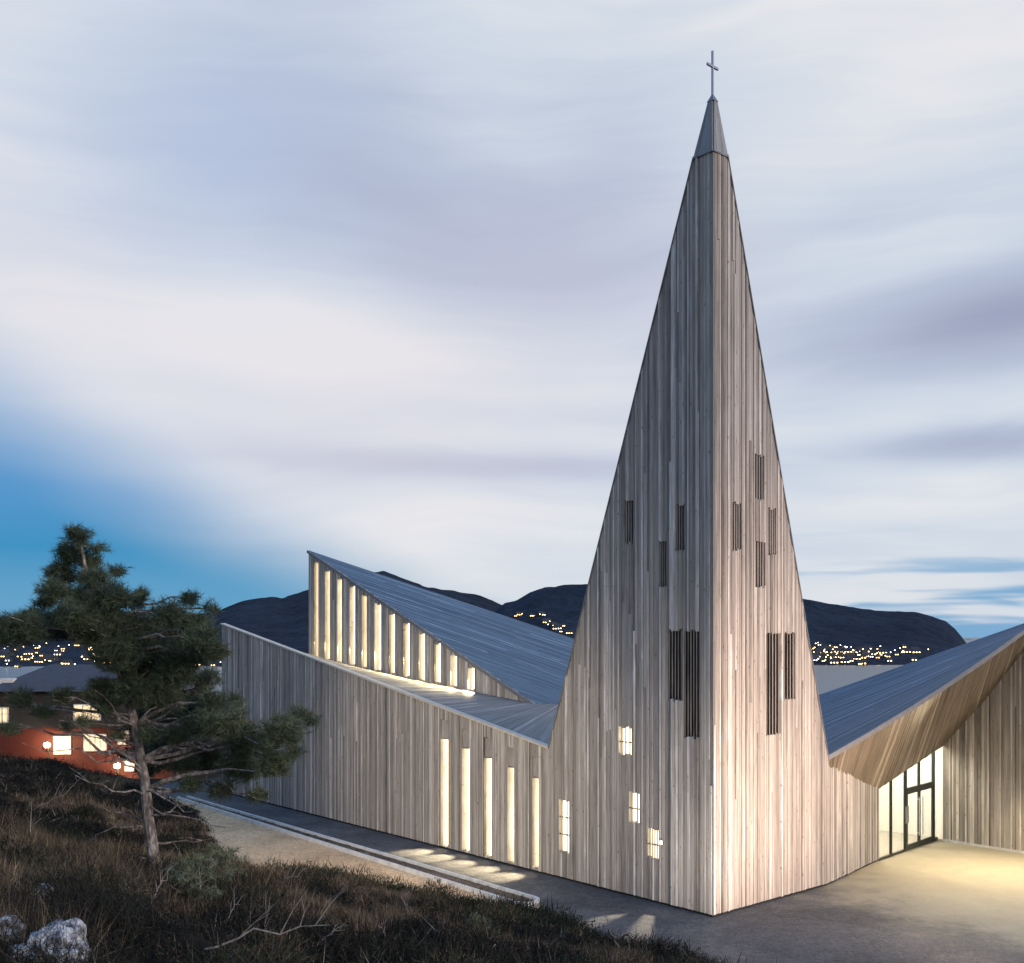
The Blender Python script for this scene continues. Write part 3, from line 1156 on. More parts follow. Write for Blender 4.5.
LABS = {'l': ('tiny lit house in the distant town seen through the pine', 'lit houses of the distant town behind the pine'),
        'm': ('tiny lit house high on the dark hillside just left of the spire', 'lit houses on the hillside left of the spire'),
        'r': ('tiny lit house on the far shore right of the spire', 'lit houses on the far shore right of the spire')}
LLABS = {'l': ('far street lamp glowing in the distant town seen through the pine', 'street lamps of the distant town'),
         'r': ('far street lamp glowing on the shore right of the spire', 'street lamps on the far shore')}
for _ in range(120):
    px = random.choice([random.uniform(-60, 60), random.uniform(-60, 225), random.uniform(120, 230)])
    py = random.gauss(658, 5)
    if py > 674 or py < 645: continue
    far_copy(random.choice(protos), hA, px, py, LABS['l'][0], 'house', LABS['l'][1])
for _ in range(60):
    far_copy(lampP, hA, random.uniform(-40, 225), random.choice([649, 650, 652, 660, 668]) + random.uniform(-2, 2), LLABS['l'][0], 'street lamp', LLABS['l'][1])
for px, py in [(515, 617), (519, 616), (522, 615), (532, 617), (534, 616.5), (541, 616), (543, 616), (545, 624), (547, 623), (551, 626), (554, 627), (557, 628), (560, 628), (563, 627.5), (556, 630), (559, 630), (570, 634.5), (561, 633)]:
    far_copy(random.choice(protos), hB, px, py, LABS['m'][0], 'house', LABS['m'][1])
for _ in range(105):
    px = 806 + abs(random.gauss(0, 55)); py = random.gauss(656, 4.2)
    if px > 932 or py > 666 or py < 646.5 + max(0, (px - 880) * .06): continue
    far_copy(random.choice(protos), hB, px, py, LABS['r'][0], 'house', LABS['r'][1])
for _ in range(70):
    far_copy(lampP, hB, 803 + abs(random.gauss(0, 48)), random.gauss(656, 4), LLABS['r'][0], 'street lamp', LLABS['r'][1])

# ------------------------------------------------------------------ red house down the slope, lamps
hx0, hx1, hy = -46.5, -30.8, 95.0
hz = -5.2
house = tag(empty('red_house', ((hx0 + hx1) / 2, hy, hz)), 'red boarded house with dark upper floor and lit windows below the heath', 'house')
ho = np.array(house.location)


def Hx(px): return (px - CX) / F * hy


def Hz(py): return H + (HY - py) / F * hy


mb = MB(); mb.box(((hx0 + hx1) / 2, hy + 4.5, (hz + Hz(727)) / 2), (hx1 - hx0, 9, Hz(727) - hz)); pbuild(mb, 'lower_wall', M['redwall'], house, ho)
mb = MB(); mb.box(((hx0 + hx1) / 2, hy + 4.5, (Hz(727) + Hz(691)) / 2), (hx1 - hx0 + .3, 9.5, Hz(691) - Hz(727))); pbuild(mb, 'upper_wall', M['brownwall'], house, ho)
mb = MB()
zr0, zr1 = Hz(691), Hz(666)
q = lambda x, y, z: V((x, y, z))
mb.face([q(hx0 - .8, hy - .9, zr0), q(hx1 + .8, hy - .9, zr0), q(hx1 - 3, hy + 4.5, zr1), q(hx0 + 3, hy + 4.5, zr1)])
mb.face([q(hx1 + .8, hy + 9.9, zr0), q(hx0 - .8, hy + 9.9, zr0), q(hx0 + 3, hy + 4.5, zr1), q(hx1 - 3, hy + 4.5, zr1)])
mb.face([q(hx1 + .8, hy - .9, zr0), q(hx1 + .8, hy + 9.9, zr0), q(hx1 - 3, hy + 4.5, zr1)])
mb.face([q(hx0 - .8, hy + 9.9, zr0), q(hx0 - .8, hy - .9, zr0), q(hx0 + 3, hy + 4.5, zr1)])
mb.face([q(hx0 - .8, hy - .9, zr0 - .02), q(hx1 + .8, hy - .9, zr0 - .02), q(hx1 + .8, hy + 9.9, zr0 - .02), q(hx0 - .8, hy + 9.9, zr0 - .02)])
rf = pbuild(mb, 'roof', M['slate'], house, ho)
mb = MB(); mb.box((Hx(2), hy + 1.2, Hz(684)), (1.2, .8, .9)); pbuild(mb, 'chimney', M['whitepaint'], rf, ho)
for x0, x1, y0, y1, n in [(76, 101, 705, 719, 3), (-6, 9, 708, 722, 3), (55, 70, 737, 753, 2), (85, 105.5, 735, 750, 4), (119, 128, 731.5, 743.5, 2), (137, 144.5, 730, 741, 2), (126, 135, 762, 770, 2), (150, 160, 757, 768, 2)]:
    yy = hy - (.27 if y1 < 727 else .0)
    mb = MB(); xa, xb, za, zb2 = Hx(x0), Hx(x1), Hz(y1), Hz(y0)
    for a, b, c, d_ in ((xa - .1, xb + .1, za - .1, za), (xa - .1, xb + .1, zb2, zb2 + .1), (xa - .1, xa, za, zb2), (xb, xb + .1, za, zb2)):
        mb.box(((a + b) / 2, yy - .05, (c + d_) / 2), (b - a, .12, d_ - c))
    for i in range(1, n): mb.box((xa + (xb - xa) * i / n, yy - .05, (za + zb2) / 2), (.12, .1, zb2 - za))
    mb.box(((xa + xb) / 2, yy - .05, za + (zb2 - za) * .6), (xb - xa, .08, .07))
    wn = pbuild(mb, 'window', M['whitepaint'], house, ho)
    mb = MB(); mb.box(((xa + xb) / 2, yy - .01, (za + zb2) / 2), (xb - xa, .03, zb2 - za)); pbuild(mb, 'pane', M['housewin'], wn, ho)

for px, py, Y, lab in [(47, 745, 93.6, 'glowing street lamp before the red wall beside its lit window'), (117, 766, 93.2, 'glowing street lamp at the foot of the red house near pine trunk'), (8, 745, 92, None)]:
    if lab is None: continue
    p = at(px, py, Y); gz = height(p.x, p.y)
    lp = tag(empty('street_lamp', (p.x, p.y, gz)), lab, 'street lamp', 'street lamps by the red house')
    o = np.array(lp.location)
    mb = MB(); mb.tube([(p.x, p.y + .3, gz), (p.x, p.y + .3, p.z + .1), (p.x, p.y + .1, p.z + .35)], [.07, .05, .05], 8); pbuild(mb, 'pole', M['frame'], lp, o)
    mb = MB(); mb.tube([(p.x, p.y, p.z - .2), (p.x, p.y, p.z - .1), (p.x, p.y, p.z + .12), (p.x, p.y, p.z + .22)], [.1, .24, .24, .1], 10); hd = pbuild(mb, 'lamp_head', M['lampglow'], lp, o)
    mb = MB(); mb.tube([(p.x, p.y, p.z + .22), (p.x, p.y, p.z + .34)], [.3, .06], 10); pbuild(mb, 'lamp_cap', M['frame'], lp, o)

# ------------------------------------------------------------------ trees
def tuft_arrays(centers, per, ln, spread, tone):
    """needles round twig axes"""
    n = len(centers)
    ax_ = rng.normal(size=(n, 3)) * np.array([1, 1, .55]) + np.array([0, 0, .35])
    ax_ /= np.linalg.norm(ax_, axis=1, keepdims=True)
    c = np.repeat(centers, per, 0); a = np.repeat(ax_, per, 0)
    k = rng.random((n * per, 1))
    base = c + a * (k - .5) * spread
    d = a * (.45 + .5 * k) + rng.normal(size=(n * per, 3)) * .55
    L = ln * rng.uniform(.65, 1.25, n * per)
    t = np.clip(np.repeat(tone, per) + rng.normal(size=n * per) * .12, 0, 1)
    return base, d, L, t


def bezier(a, b, sag, n=6):
    pts = []
    for i in range(n + 1):
        k = i / n
        p = a.lerp(b, k) + UP * sag * math.sin(math.pi * k) + V((random.uniform(-1, 1), random.uniform(-1, 1), random.uniform(-1, 1))) * .05 * (b - a).length * (0 < i < n)
        pts.append(p)
    return pts


TY = 20.0
tb = at(158, 897, TY); tb.z = height(tb.x, tb.y) - .1
pine = tag(empty('pine_tree', tb), 'tall wind bent pine with bare grey lower trunk on the heath slope', 'tree')
po = np.array(tb)
trunk_px = [(158, 900, 20), (157, 880, 20), (153, 850, 20.05), (148, 815, 20.1), (146, 790, 20.1), (141, 760, 20.15), (135, 725, 20.2), (126, 690, 20.25), (112, 650, 20.3), (98, 615, 20.3), (88, 580, 20.3), (81, 545, 20.3), (79, 528, 20.3)]
tp = [at(*p) for p in trunk_px]; tp[0] = tb.copy()
tr = [.14, .12, .108, .102, .098, .09, .082, .074, .062, .055, .04, .025, .012]
mb = MB(); mb.tube(tp, tr, 10)
trunk = pbuild(mb, 'trunk', M['bark'], pine, po)
CL = [(80, 535, 11), (73, 553, 15), (98, 549, 6), (90, 563, 10), (64, 574, 16), (95, 580, 13), (118, 571, 7), (56, 592, 13), (84, 600, 18), (112, 598, 16), (45, 603, 9), (134, 601, 9),
      (140, 594, 6), (100, 625, 26), (140, 625, 20), (168, 613, 13), (189, 600, 8), (182, 625, 18), (211, 608, 6), (202, 640, 16), (216, 652, 10), (150, 648, 20), (118, 655, 22),
      (55, 626, 18), (20, 630, 20), (-8, 632, 18), (75, 615, 16), (35, 618, 12), (128, 640, 18), (160, 635, 20), (195, 625, 12), (188, 655, 18), (140, 672, 16), (172, 672, 20), (204, 680, 15), (135, 690, 20), (165, 700, 18), (213, 700, 10), (100, 690, 14), 
      (225, 720, 20), (252, 742, 22), (282, 732, 18), (301, 716, 11), (206, 750, 20), (240, 768, 18), (274, 764, 15), (182, 762, 14), (312, 722, 5), (222, 790, 10), (258, 795, 8), (292, 752, 8), (196, 725, 12),
      (150, 735, 9), (235, 700, 6), (190, 785, 9), (62, 695, 9), (22, 700, 11), (44, 712, 8), (84, 722, 7), (104, 705, 10), (10, 728, 8), (66, 728, 5), (120, 735, 6), (172, 735, 8)]
sppx = F / TY
cent, tn = [], []
br = MB()
for px, py, r in CL:
    Yc = TY + .25 + random.uniform(-1.3, 1.3) * min(1, r / 15)
    c = at(px, py, Yc); rr = r / sppx
    # branch from the trunk at a level a little lower
    zt_ = c.z - .12 * abs(c.x - tb.x) - .1
    best = min(range(len(tp)), key=lambda i: abs(tp[i].z - zt_))
    best = max(best, 4)
    st = tp[best]
    pts = bezier(st, c, .12 * (c - st).length * random.uniform(-.4, .6))
    br.tube(pts, [max(.006, .028 * (1 - .8 * i / 6) * min(1.5, .4 + (c - st).length * .5)) for i in range(7)], 5)
    for _ in range(max(2, int(r / 3))):
        e = c + V(rng.normal(size=3) * rr * np.array([.6, .6, .4]))
        br.tube([pts[-2], (pts[-2] + e) / 2 + V(rng.normal(size=3) * .04), e], [.01, .008, .005], 4)
    n = max(12, int(.62 * r * r))
    p = rng.normal(size=(n, 3)); p /= np.linalg.norm(p, axis=1, keepdims=True)
    p *= (rng.random((n, 1)) ** .45) * rr * np.array([1.2, 1.1, .85])
    cent.append(np.array(c) + p)
    light = .52 if py > 705 else .36  # lower clumps get a paler needle tone, the light on them painted in
    tn.append(np.clip(light + .25 * rng.normal() * .4 + rng.normal(size=n) * .16, 0, 1))
# bare dead snags on the lower trunk
for px, py, ex, ey in [(150, 820, 100, 805), (150, 815, 205, 800), (154, 858, 82, 868), (152, 842, 215, 838), (146, 795, 75, 775), (146, 790, 195, 812), (143, 770, 60, 720), (157, 875, 168, 870), (150, 830, 95, 835), (140, 750, 85, 730), (135, 725, 50, 690), (132, 715, 20, 712), (138, 735, 95, 690), (142, 765, 20, 742), (143, 775, 95, 752), (148, 805, 230, 828)]:
    a = at(px, py, TY + .05); b = at(ex, ey, TY + random.uniform(-1, .8))
    pts = bezier(a, b, random.uniform(-.1, .1))
    br.tube(pts, [.022, .02, .017, .014, .011, .008, .004], 5)
    for _ in range(3):
        i = random.randint(2, 5)
        e = pts[i] + V((random.uniform(-.4, .4), random.uniform(-.3, .3), random.uniform(-.2, .3)))
        br.tube([pts[i], (pts[i] + e) / 2 + UP * .03, e], [.008, .006, .003], 4)
pbuild(br, 'branches', M['bark'], pine, po)
cent = np.concatenate(cent); tn = np.concatenate(tn)
bs, ds, ls, ts_ = tuft_arrays(cent - po, 32, .155, .26, tn)
blades('crown', bs, ds, ls, rng.uniform(.005, .010, len(bs)), ts_, M['needle'], pine)


def small_tree(name, label, base, h_, w, dens, mat, tone, cat='tree', group=None, needle=.22, per=18, wid=(.02, .04), conic=True):
    t = tag(empty(name, base), label, cat, group)
    mb = MB(); mb.tube([(0, 0, -.1), (random.uniform(-.1, .1), 0, h_ * .5), (random.uniform(-.15, .15), 0, h_ * .97)], [.03 * h_, .02 * h_, .004 * h_], 7)
    mb.build('trunk', M['bark'], t)
    n = dens
    z = rng.random(n) ** .8
    rad = (w * (1 - z) ** .7 + .05 * w) if conic else w * np.sqrt(np.clip(1 - (2 * z - 1) ** 2, .02, 1))
    lob = 1 + .35 * np.sin(z * 23 + rng.random() * 6)
    an = rng.random(n) * 2 * np.pi
    rr = rad * lob * np.sqrt(rng.random(n)) * (1 + .25 * np.sin(an * 3 + z * 9))
    c = np.stack([rr * np.cos(an), rr * np.sin(an), h_ * (.12 + .88 * z)], 1)
    b, d, L, tt_ = tuft_arrays(c, per, needle, needle * 1.6, np.clip(tone + rng.normal(size=n) * .2, 0, 1))
    blades('crown', b, d, L, rng.uniform(wid[0], wid[1], len(b)), tt_, mat, t)
    return t


bg = 'dark trees between the heath and the red house'
for px, ytop, Y, w, lab in [(176, 688, 72, 2.6, 'dark bushy tree right of the red house behind the pine trunk'),
                            (205, 700, 66, 2.2, 'dark bushy tree standing by the far end of the timber wall'), (150, 705, 80, 2.0, 'dark slim tree against the right end of the red house')]:
    x = (px - CX) / F * Y; gz = height(x, Y)
    hh = H + (HY - ytop) / F * Y - gz
    small_tree('background_tree', lab, (x, Y, gz), hh, w, 620, M['farneedle'], .5, 'tree', bg, .42, 16, (.05, .1), False)
for px, py, Y, hh, w, lab in [(195, 905, 17.5, .95, .55, 'low green pine sapling right of the tall pine foot'), (215, 878, 20, .8, .5, 'pale green pine sapling just behind the lower sapling'), (475, 918, 27, .75, .5, 'small yellow green pine bush in the heather before the planter end')]:
    p = at(px, py, Y); gz = height(p.x, p.y)
    small_tree('pine_sapling', lab, (p.x, p.y, gz), hh, w, 90, M['needle'], .8, 'sapling', 'young pines in the heath', .11, 30, (.007, .012), False)

# ------------------------------------------------------------------ heath vegetation
N = 110000
X = rng.uniform(-36, 9, N); Y = rng.uniform(9, 66, N)
D = sdist(X, Y)
vis = (D > .3) & (X / Y * F > -860) & ((X / Y * F + CX) < 800)
X, Y = X[vis], Y[vis]; D = D[vis]
keep = rng.random(len(X)) < np.clip(18.0 / Y, .22, 1.0)
X, Y, D = X[keep], Y[keep], D[keep]
Z = np.array([height(x, y) for x, y in zip(X, Y)])
pt = np.array([nz(x, y, .17, 21) + .5 * nz(x, y, .5, 31) for x, y in zip(X, Y)])
for gx, gy, gr, ga in ((-6.5, 19.5, 2.2, .9), (-3, 24, 2.6, .8), (-9.7, 33, 3.5, 1.0), (-5, 22, 2, .8), (-6.8, 16.5, 1.6, .8), (-1.5, 29, 2.5, .55), (-12, 37, 3, .6)):
    pt += ga * np.exp(-((X - gx) ** 2 + (Y - gy) ** 2) / gr ** 2)
mound = np.array([max(0, nz(x, y, .42, 41)) for x, y in zip(X, Y)])


def scatter(name, idx, per, L0, L1, spr, w, mat, tone0, up, kindlabel):
    n = len(idx)
    c = np.stack([X[idx], Y[idx], Z[idx]], 1)
    sc_ = (.55 + 2.2 * mound[idx])
    r = np.repeat(c, per, 0); s = np.repeat(sc_, per)
    j = rng.normal(size=(n * per, 3)) * spr; j[:, 2] = np.abs(j[:, 2]) * .45
    base = r + j * s[:, None]
    d = rng.normal(size=(n * per, 3)) * .6 + np.array([0, 0, up])
    L = rng.uniform(L0, L1, n * per) * s
    t = np.clip(np.repeat(tone0 + rng.normal(size=n) * .2, per) + rng.normal(size=n * per) * .18, 0, 1)
    scale = np.repeat(np.clip(Y[idx] / 18, .7, 2.6), per)
    o = blades(name, base, d, L, w * scale * rng.uniform(.6, 1.3, n * per), t, mat, bend=.15)
    o['kind'] = 'stuff'
    return o


grass = np.where((pt > .22) & (mound < .32))[0]; heath = np.where((pt <= .3) | (mound > .15))[0]
scatter('heather', heath, 34, .08, .26, .22, .016, M['heather'], .42, .5, '')
scatter('dry_grass', grass, 24, .2, .5, .15, .009, M['drygrass'], .46, 1.4, '')

# low bushes of heather and juniper along the crest and over the bank
bb, bd, bl, bt = [], [], [], []
spots = []
while len(spots) < 165:
    k_ = random.random()
    if k_ < .55:
        q_ = random.choice(range(4, 11)); e_ = random.random()
        x_ = EDGE[q_][0] + (EDGE[q_ + 1][0] - EDGE[q_][0]) * e_ - random.uniform(.5, 2.6); y_ = EDGE[q_][1] + (EDGE[q_ + 1][1] - EDGE[q_][1]) * e_ - random.uniform(.3, 2.0)
    else:
        y_ = random.uniform(13, 46); x_ = random.uniform(-.5 * y_, .1 * y_)
    if sdist(np.array([x_]), np.array([y_]))[0] > (.5 if x_ < 0 else 1.3) and x_ < 3.5 and not (abs(x_ / y_ * F + 360) < 45 and y_ < 19): spots.append((x_, y_))
for x_, y_ in spots:
    r_ = random.choice((random.uniform(.25, .5), random.uniform(.5, 1.0))); hh_ = r_ * random.uniform(.55, .95); nb = int(1500 * r_ * r_ + 350)
    p = rng.normal(size=(nb, 3)); p /= np.linalg.norm(p, axis=1, keepdims=True); p[:, 2] = np.abs(p[:, 2])
    lump = 1 + .3 * np.sin(p[:, 0] * 5 + x_ * 7) * np.cos(p[:, 1] * 6 + y_ * 3)
    rad = (rng.random((nb, 1)) ** .35) * lump[:, None]
    bb.append(p * rad * np.array([r_, r_, hh_]) + np.array([x_, y_, height(x_, y_) - .05]))
    bd.append(p + rng.normal(size=(nb, 3)) * .55 + np.array([0, 0, .45])); bl.append(rng.uniform(.07, .2, nb))
    bt.append(np.clip(random.choice((.25, .35, .5, .62)) + rng.normal(size=nb) * .2, 0, 1))
bb, bd, bl, bt = [np.concatenate(q_) for q_ in (bb, bd, bl, bt)]
M['shrub'] = toned('shrub_sprigs', [(0, (.008, .012, .009)), (.35, (.026, .034, .02)), (.6, (.062, .064, .036)), (.85, (.125, .085, .05)), (1, (.16, .13, .09))])
o = blades('undergrowth', bb, bd, bl, rng.uniform(.008, .022, len(bb)) * np.clip(bb[:, 1] / 18, .8, 2), bt, M['shrub'], bend=.1); o['kind'] = 'stuff'
# bleached stalks tangled in the heather
ix = rng.choice(len(X), 2600); c_ = np.stack([X[ix], Y[ix], Z[ix] + .03], 1); c_ = np.repeat(c_, 3, 0) + rng.normal(size=(7800, 3)) * np.array([.12, .12, .03])
d_ = rng.normal(size=(7800, 3)) + np.array([0, 0, .55])
M['stalk'] = toned('bleached_stalks', [(0, (.09, .075, .06)), (1, (.42, .38, .33))])
o = blades('dead_stalks', c_, d_, rng.uniform(.15, .6, 7800), rng.uniform(.006, .014, 7800) * np.clip(c_[:, 1] / 18, .8, 2), rng.random(7800), M['stalk'], bend=.12); o['kind'] = 'stuff'

# rocks
def rock(label, p, size, seed):
    import bmesh
    bm = bmesh.new(); bmesh.ops.create_icosphere(bm, subdivisions=4, radius=1)
    for v in bm.verts:
        c = v.co.copy()
        k = 1 + .35 * noise.noise(c * 1.3 + V((seed, 0, 0))) + .16 * noise.noise(c * 3.1 + V((0, seed, 0))) + .10 * noise.noise(c * 7) + .05 * noise.noise(c * 15)
        q_ = c * k
        q_ = V((max(-1.05, min(1.05, q_.x)), max(-1.1, min(1.1, q_.y)), max(-.9, min(.95, q_.z))))
        v.co = V((q_.x * size[0], q_.y * size[1], q_.z * size[2]))
    me = bpy.data.meshes.new('rock'); bm.to_mesh(me); bm.free(); me.materials.append(M['rock'])
    o = bpy.data.objects.new('rock', me); COL.objects.link(o); o.location = p; o.rotation_euler.z = seed
    return tag(o, label, 'rock', 'pale rocks in the heath')


def on_heath(px, py):
    y = 8.0
    while y < 70:
        x = (px - CX) / F * y; z = H + (HY - py) / F * y
        if height(x, y) >= z: break
        y += .1
    return V((x, y, height(x, y)))


for px, py, s, sd, lab in [(60, 960, (.38, .32, .36), 2.1, 'large white lichened rock at the lower left of the heath'), (43, 900, (.17, .15, .15), 5.2, 'small white rock above the large lichened rock'), (3, 935, (.2, .2, .16), 8.8, 'grey rock at the picture edge beside the large rock'), (25, 966, (.22, .18, .15), 3.3, 'dark speckled rock below and left of the large rock')]:
    p = on_heath(px, py)
    rock(lab, p + UP * s[2] * .3, s, sd)

# dead pale branches lying in the heath
DB = [(205, 955, 330, 925, 'long bleached forked branch lying near the lower middle of the heath'), (262, 945, 268, 905, 'short bleached twig standing beside the long forked branch'), (150, 912, 168, 880, 'grey broken limb leaning at the foot of the pine'),
      (225, 930, 240, 905, 'thin bent dead twig left of the long forked branch'), (275, 890, 300, 876, 'pale dead twig among the heather mound below the gravel'), (262, 852, 266, 872, 'upright dead twig on the heath crest by the gravel path'), (410, 925, 402, 900, 'thin bleached twig in the heather below the planter'),
      (500, 918, 506, 895, 'thin forked twig in the heather near the planter end'), (385, 958, 384, 930, 'upright bleached stalk at the lower edge of the heath'), (620, 955, 606, 925, 'thin dead twig on the heath beside the forecourt'), (310, 958, 345, 930, 'low grey dead twig right of the long forked branch'),
      (30, 815, 70, 790, 'long pale dead branch arching over the dark heath at far left'), (85, 905, 130, 900, 'flat pale twig lying between the small rock and the pine')]
for x0, y0, x1, y1, lab in DB:
    a = on_heath(x0, y0) + UP * .05
    b = at(x1, y1, a.y + random.uniform(-.2, .4))
    gz = height(b.x, b.y) + .06
    if b.z < gz: b.z = gz
    o = np.array(a)
    mb = MB(); pts = bezier(a, b, random.uniform(.03, .12), 7)
    L = (b - a).length; r0 = min(.02, .007 + .006 * L)
    mb.tube(pts, [r0 * (1 - .1 * i) for i in range(8)], 6)
    for i in (2, 4, 5, 6):
        dd = (pts[-1] - pts[0]) * random.uniform(.2, .4)
        e = pts[i] + dd + V((random.uniform(-.3, .3) * L, random.uniform(-.2, .2), random.uniform(.02, .3) * L))
        mm = (pts[i] + e) / 2 + UP * .04
        mb.tube([pts[i], mm, e], [r0 * .55, r0 * .4, r0 * .15], 5)
        e2 = mm + (e - mm) * .4 + V((random.uniform(-.2, .2) * L, 0, .15 * L))
        mb.tube([mm, e2], [r0 * .3, r0 * .1], 4)
    ob = tag(empty('dead_branch', a), lab, 'branch', 'bleached dead branches in the heath')
    pbuild(mb, 'stem', M['deadwood'], ob, o)

# ------------------------------------------------------------------ sky
w = bpy.data.worlds.new('World'); sc.world = w; w.use_nodes = True
n = NT.__new__(NT); n.t = w.node_tree; n.n = w.node_tree.nodes; n.l = w.node_tree.links
n.n.clear()
SUN_AZ, SUN_EL = R(125), R(16)       # direction to the sun: clockwise from +Y
out = n.add('ShaderNodeOutputWorld')
tcn = n.add('ShaderNodeTexCoord')
sep = n.add('ShaderNodeSeparateXYZ'); n.link(tcn.outputs['Generated'], sep.inputs[0])
DEG = 57.29578
az = n.math('MULTIPLY', n.math('ARCTAN2', sep.outputs[0], sep.outputs[1]), DEG)
el = n.math('MULTIPLY', n.math('ARCSINE', sep.outputs[2]), DEG)


def comb(x, y, z=0.0):
    c = n.add('ShaderNodeCombineXYZ'); n.inp(c, 0, x); n.inp(c, 1, y); n.inp(c, 2, z); return c.outputs[0]


def sstep(a, b, x):
    m = n.add('ShaderNodeMapRange', interpolation_type='SMOOTHSTEP'); n.inp(m, 'Value', x)
    m.inputs['From Min'].default_value = a; m.inputs['From Max'].default_value = b
    return m.outputs[0]


def gauss(a0, e0, sa, se, tilt=0.0):
    da = n.math('SUBTRACT', az, a0)
    de = n.math('SUBTRACT', n.math('SUBTRACT', el, e0), n.math('MULTIPLY', da, tilt))
    da = n.math('DIVIDE', da, sa); de = n.math('DIVIDE', de, se)
    r2 = n.math('ADD', n.math('MULTIPLY', da, da), n.math('MULTIPLY', de, de))
    return n.math('POWER', 2.71828, n.math('MULTIPLY', r2, -1.0))


warp = n.noise(comb(n.math('MULTIPLY', az, .05), n.math('MULTIPLY', el, .09)), 1.0, 3, .5)
ev = n.math('ADD', el, n.math('MULTIPLY', n.math('SUBTRACT', warp, .5), 7.0))
n1 = n.noise(comb(n.math('MULTIPLY', az, .045), n.math('MULTIPLY', ev, .12), 3.1), 1.0, 3, .5)
n2 = n.noise(comb(n.math('MULTIPLY', az, .035), n.math('MULTIPLY', ev, .5), 8.4), 1.0, 4, .55)
n3 = n.noise(comb(n.math('MULTIPLY', az, .06), n.math('MULTIPLY', el, .85), 5.7), 1.0, 3, .5)


def S(*terms):
    r = terms[0]
    for t in terms[1:]: r = n.math('ADD', r, t)
    return r


def mul(a, b): return n.math('MULTIPLY', a, b)


# shade of the cloud deck: 0 pale, 1 dark mauve
shade = S(mul(n.math('SUBTRACT', n1, .5), .6), mul(n.math('SUBTRACT', n2, .5), .42), .21,
          mul(gauss(-2.5, 20.2, 10, 4.0, -.1), .40), mul(gauss(26, 15.2, 12, 2.4, .05), .72), mul(gauss(-14, 24, 9, 5, .1), .28), mul(gauss(24, 9.3, 6, 1.0), .55),
          mul(gauss(-1, 9.0, 13, .8, -.02), .42), mul(gauss(6, 24, 5, 4), .22), mul(gauss(-20, 16, 8, 4), -.1), mul(gauss(-8, 15, 9, 2.6, -.15), -.3), mul(gauss(22, 26, 8, 5), -.15), mul(gauss(20, 6.5, 8, 1.6), -.2), mul(gauss(-6, 6, 8, 2.5), -.2))
deck = n.ramp(shade, [(0, (.80, .795, .82)), (.22, (.63, .69, .775)), (.48, (.475, .535, .675)), (.8, (.375, .41, .55)), (1.0, (.29, .32, .47))])
pink = S(mul(gauss(-8, 11.5, 15, 6), .85), mul(gauss(-24, 17, 6, 5), .6))
deck = n.mix(pink, deck, n.mix(.5, deck, (.80, .72, .755)))
deck = n.mix(mul(gauss(-16, 24, 8, 5.5, .1), .6), deck, (.47, .555, .74))
deck = n.mix(mul(gauss(3, 19, 9, 4), .35), deck, (.52, .50, .63))
# open blue low on the left and in streaks on the right
lim = n.math('ADD', mul(az, -.52), -2.2)
bm_ = n.math('SUBTRACT', lim, n.math('ADD', el, mul(n.math('SUBTRACT', n1, .5), 7.0)))
blueL = sstep(-4.5, 4.0, bm_)
st = n.math('ADD', n3, mul(n.math('SUBTRACT', n2, .5), .35))
blueR = mul(mul(sstep(.45, .60, st), sstep(6.0, 2.0, el)), mul(sstep(6, 17, az), .85))
hz_ = sstep(3.2, .2, el)
blueH = mul(mul(hz_, sstep(-16, -8, mul(az, -1))), .35)
blue = n.ramp(sstep(0, 13, el), [(0, (.11, .34, .57)), (.25, (.022, .25, .51)), (.6, (.08, .28, .57)), (1, (.22, .38, .62))])
blueR_c = (.12, .35, .61)
col = n.mix(blueR, deck, blueR_c)
col = n.mix(blueL, col, blue)
# deep blue overhead and greyer behind the camera
zen = n.ramp(sstep(30, 80, el), [(0, (.42, .56, .78)), (.2, (.24, .47, .88)), (1, (.17, .42, .93))])
col = n.mix(sstep(31, 40, el), col, zen)
back = sstep(60, 110, n.math('ABSOLUTE', az))
col = n.mix(mul(back, sstep(50, 20, el)), col, n.mix(sstep(-20, 20, az), (.33, .38, .48), (.74, .71, .75)))
col = n.mix(sstep(-.5, -4, el), col, (.05, .055, .07))
bgc = n.add('ShaderNodeBackground'); n.link(col, bgc.inputs[0]); bgc.inputs[1].default_value = 1.0
sky = n.add('ShaderNodeTexSky', sky_type='NISHITA'); sky.sun_disc = False
sky.sun_elevation = SUN_EL; sky.sun_rotation = SUN_AZ
bgn = n.add('ShaderNodeBackground'); n.link(sky.outputs[0], bgn.inputs[0]); bgn.inputs[1].default_value = .006
add = n.add('ShaderNodeAddShader'); n.link(bgc.outputs[0], add.inputs[0]); n.link(bgn.outputs[0], add.inputs[1])
n.link(add.outputs[0], out.inputs[0])

# ------------------------------------------------------------------ lights
def light(name, kind, p, energy, col, target=None, **kw):
    l = bpy.data.lights.new(name, kind); l.energy = energy; l.color = col
    for k_, v_ in kw.items(): setattr(l, k_, v_)
    o = bpy.data.objects.new(name, l); COL.objects.link(o); o.location = p
    if target is not None: o.rotation_euler = (V(target) - V(p)).to_track_quat('-Z', 'Y').to_euler()
    return o


sd = V((math.sin(SUN_AZ) * math.cos(SUN_EL), math.cos(SUN_AZ) * math.cos(SUN_EL), math.sin(SUN_EL)))
light('sun', 'SUN', (0, 0, 40), 1.5, (1, .84, .76), V((0, 0, 40)) - sd, angle=R(14))
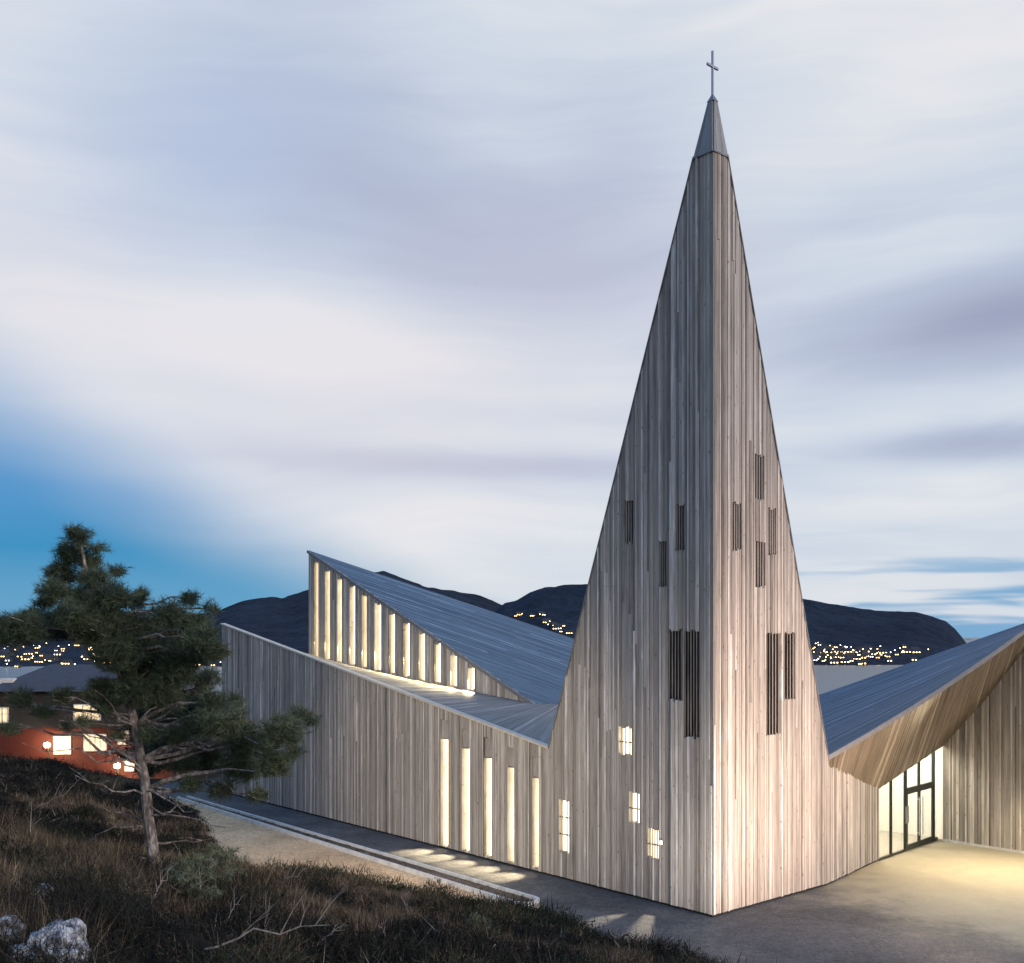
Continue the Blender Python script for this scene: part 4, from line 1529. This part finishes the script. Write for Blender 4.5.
# ground floodlights of the forecourt, outside the picture, aimed up at the spire
light('forecourt_flood', 'SPOT', (14.6, 25.6, .5), 10500, (1, .72, .56), C + DR * 3.0 + UP * 5.2, spot_size=R(75), spot_blend=1, shadow_soft_size=.2)
light('path_flood', 'SPOT', (6.2, 27.2, .35), 2300, (1, .88, .76), C + DL * 1.4 + UP * 3.8, spot_size=R(85), spot_blend=1, shadow_soft_size=.2)
light('lobby_lamp', 'AREA', Gp(LG * .55, 4.4, 1.6), 420, (1, .90, .72), Gp(LG * .55, 0, 1.6), shape='RECTANGLE', size=4.5, size_y=2.2)
light('added_wall_fill', 'SPOT', (-18, 15, 10), 21000, (1, .83, .62), C + DL * 13 + UP * 3, spot_size=R(40), spot_blend=.9, shadow_soft_size=.3)  # added unseen spot without a fitting, brightens and warms the long left wall
# downlight under the boarded soffit
light('soffit_lamp', 'AREA', (18.6, 40.9, 4.9), 950, (1, .82, .52), (19.2, 35.0, 0), shape='RECTANGLE', size=3.6, size_y=.5)
# lamps in the reveals of the lit slits: fans of light on the walkway and on the aisle roof
for a, b, z0, z1 in slit_ops:
    p = C + DL * ((a + b) / 2 + .05) - NL * .2 + UP * (z0 + 1.35)
    light('slit_lamp', 'SPOT', p, 1700, (1, .83, .52), p + NL * 1.0 + DL * .12 - UP * .98, spot_size=R(44), spot_blend=.9, shadow_soft_size=.03)
for a, b, z0, z1 in cl_ops:
    p = QN + DL * ((a + b) / 2) - NL * .16 + UP * (z0 + min(1.1, (z1 - z0) * .6))
    light('clerestory_lamp', 'SPOT', p, 760, (1, .78, .42), p + NL * 1.0 - UP * .8, spot_size=R(95), spot_blend=.8, shadow_soft_size=.02)
# lamp behind the lowest tower window, throws the slat stripes on the paving
a, b, z0, z1 = tower_ops[2]
mid = C + DL * ((a + b) / 2) - NL * .17 + UP * (z1 - .12)
light('window_lamp', 'SPOT', mid, 900, (1, .85, .62), mid + NL * 1.0 - DL * .5 - UP * .66, spot_size=R(46), spot_blend=.15, shadow_soft_size=.008)

# ------------------------------------------------------------------ camera and render
cam = bpy.data.cameras.new('camera'); co = bpy.data.objects.new('camera', cam); COL.objects.link(co)
co.location = (0, 0, H); co.rotation_euler = (R(90), 0, 0)
cam.sensor_width = 36; cam.lens = F / 1024 * 36; cam.shift_y = (HY - 481.5) / 1024
cam.clip_end = 20000; cam.clip_start = .1
sc.camera = co
vs = sc.view_settings
vs.view_transform = 'Standard'; vs.look = 'None'; vs.exposure = 0; vs.gamma = 1; vs.use_curve_mapping = False
sc.cycles.use_denoising = True
sc.cycles.max_bounces = 6
sc.cycles.sample_clamp_indirect = 6
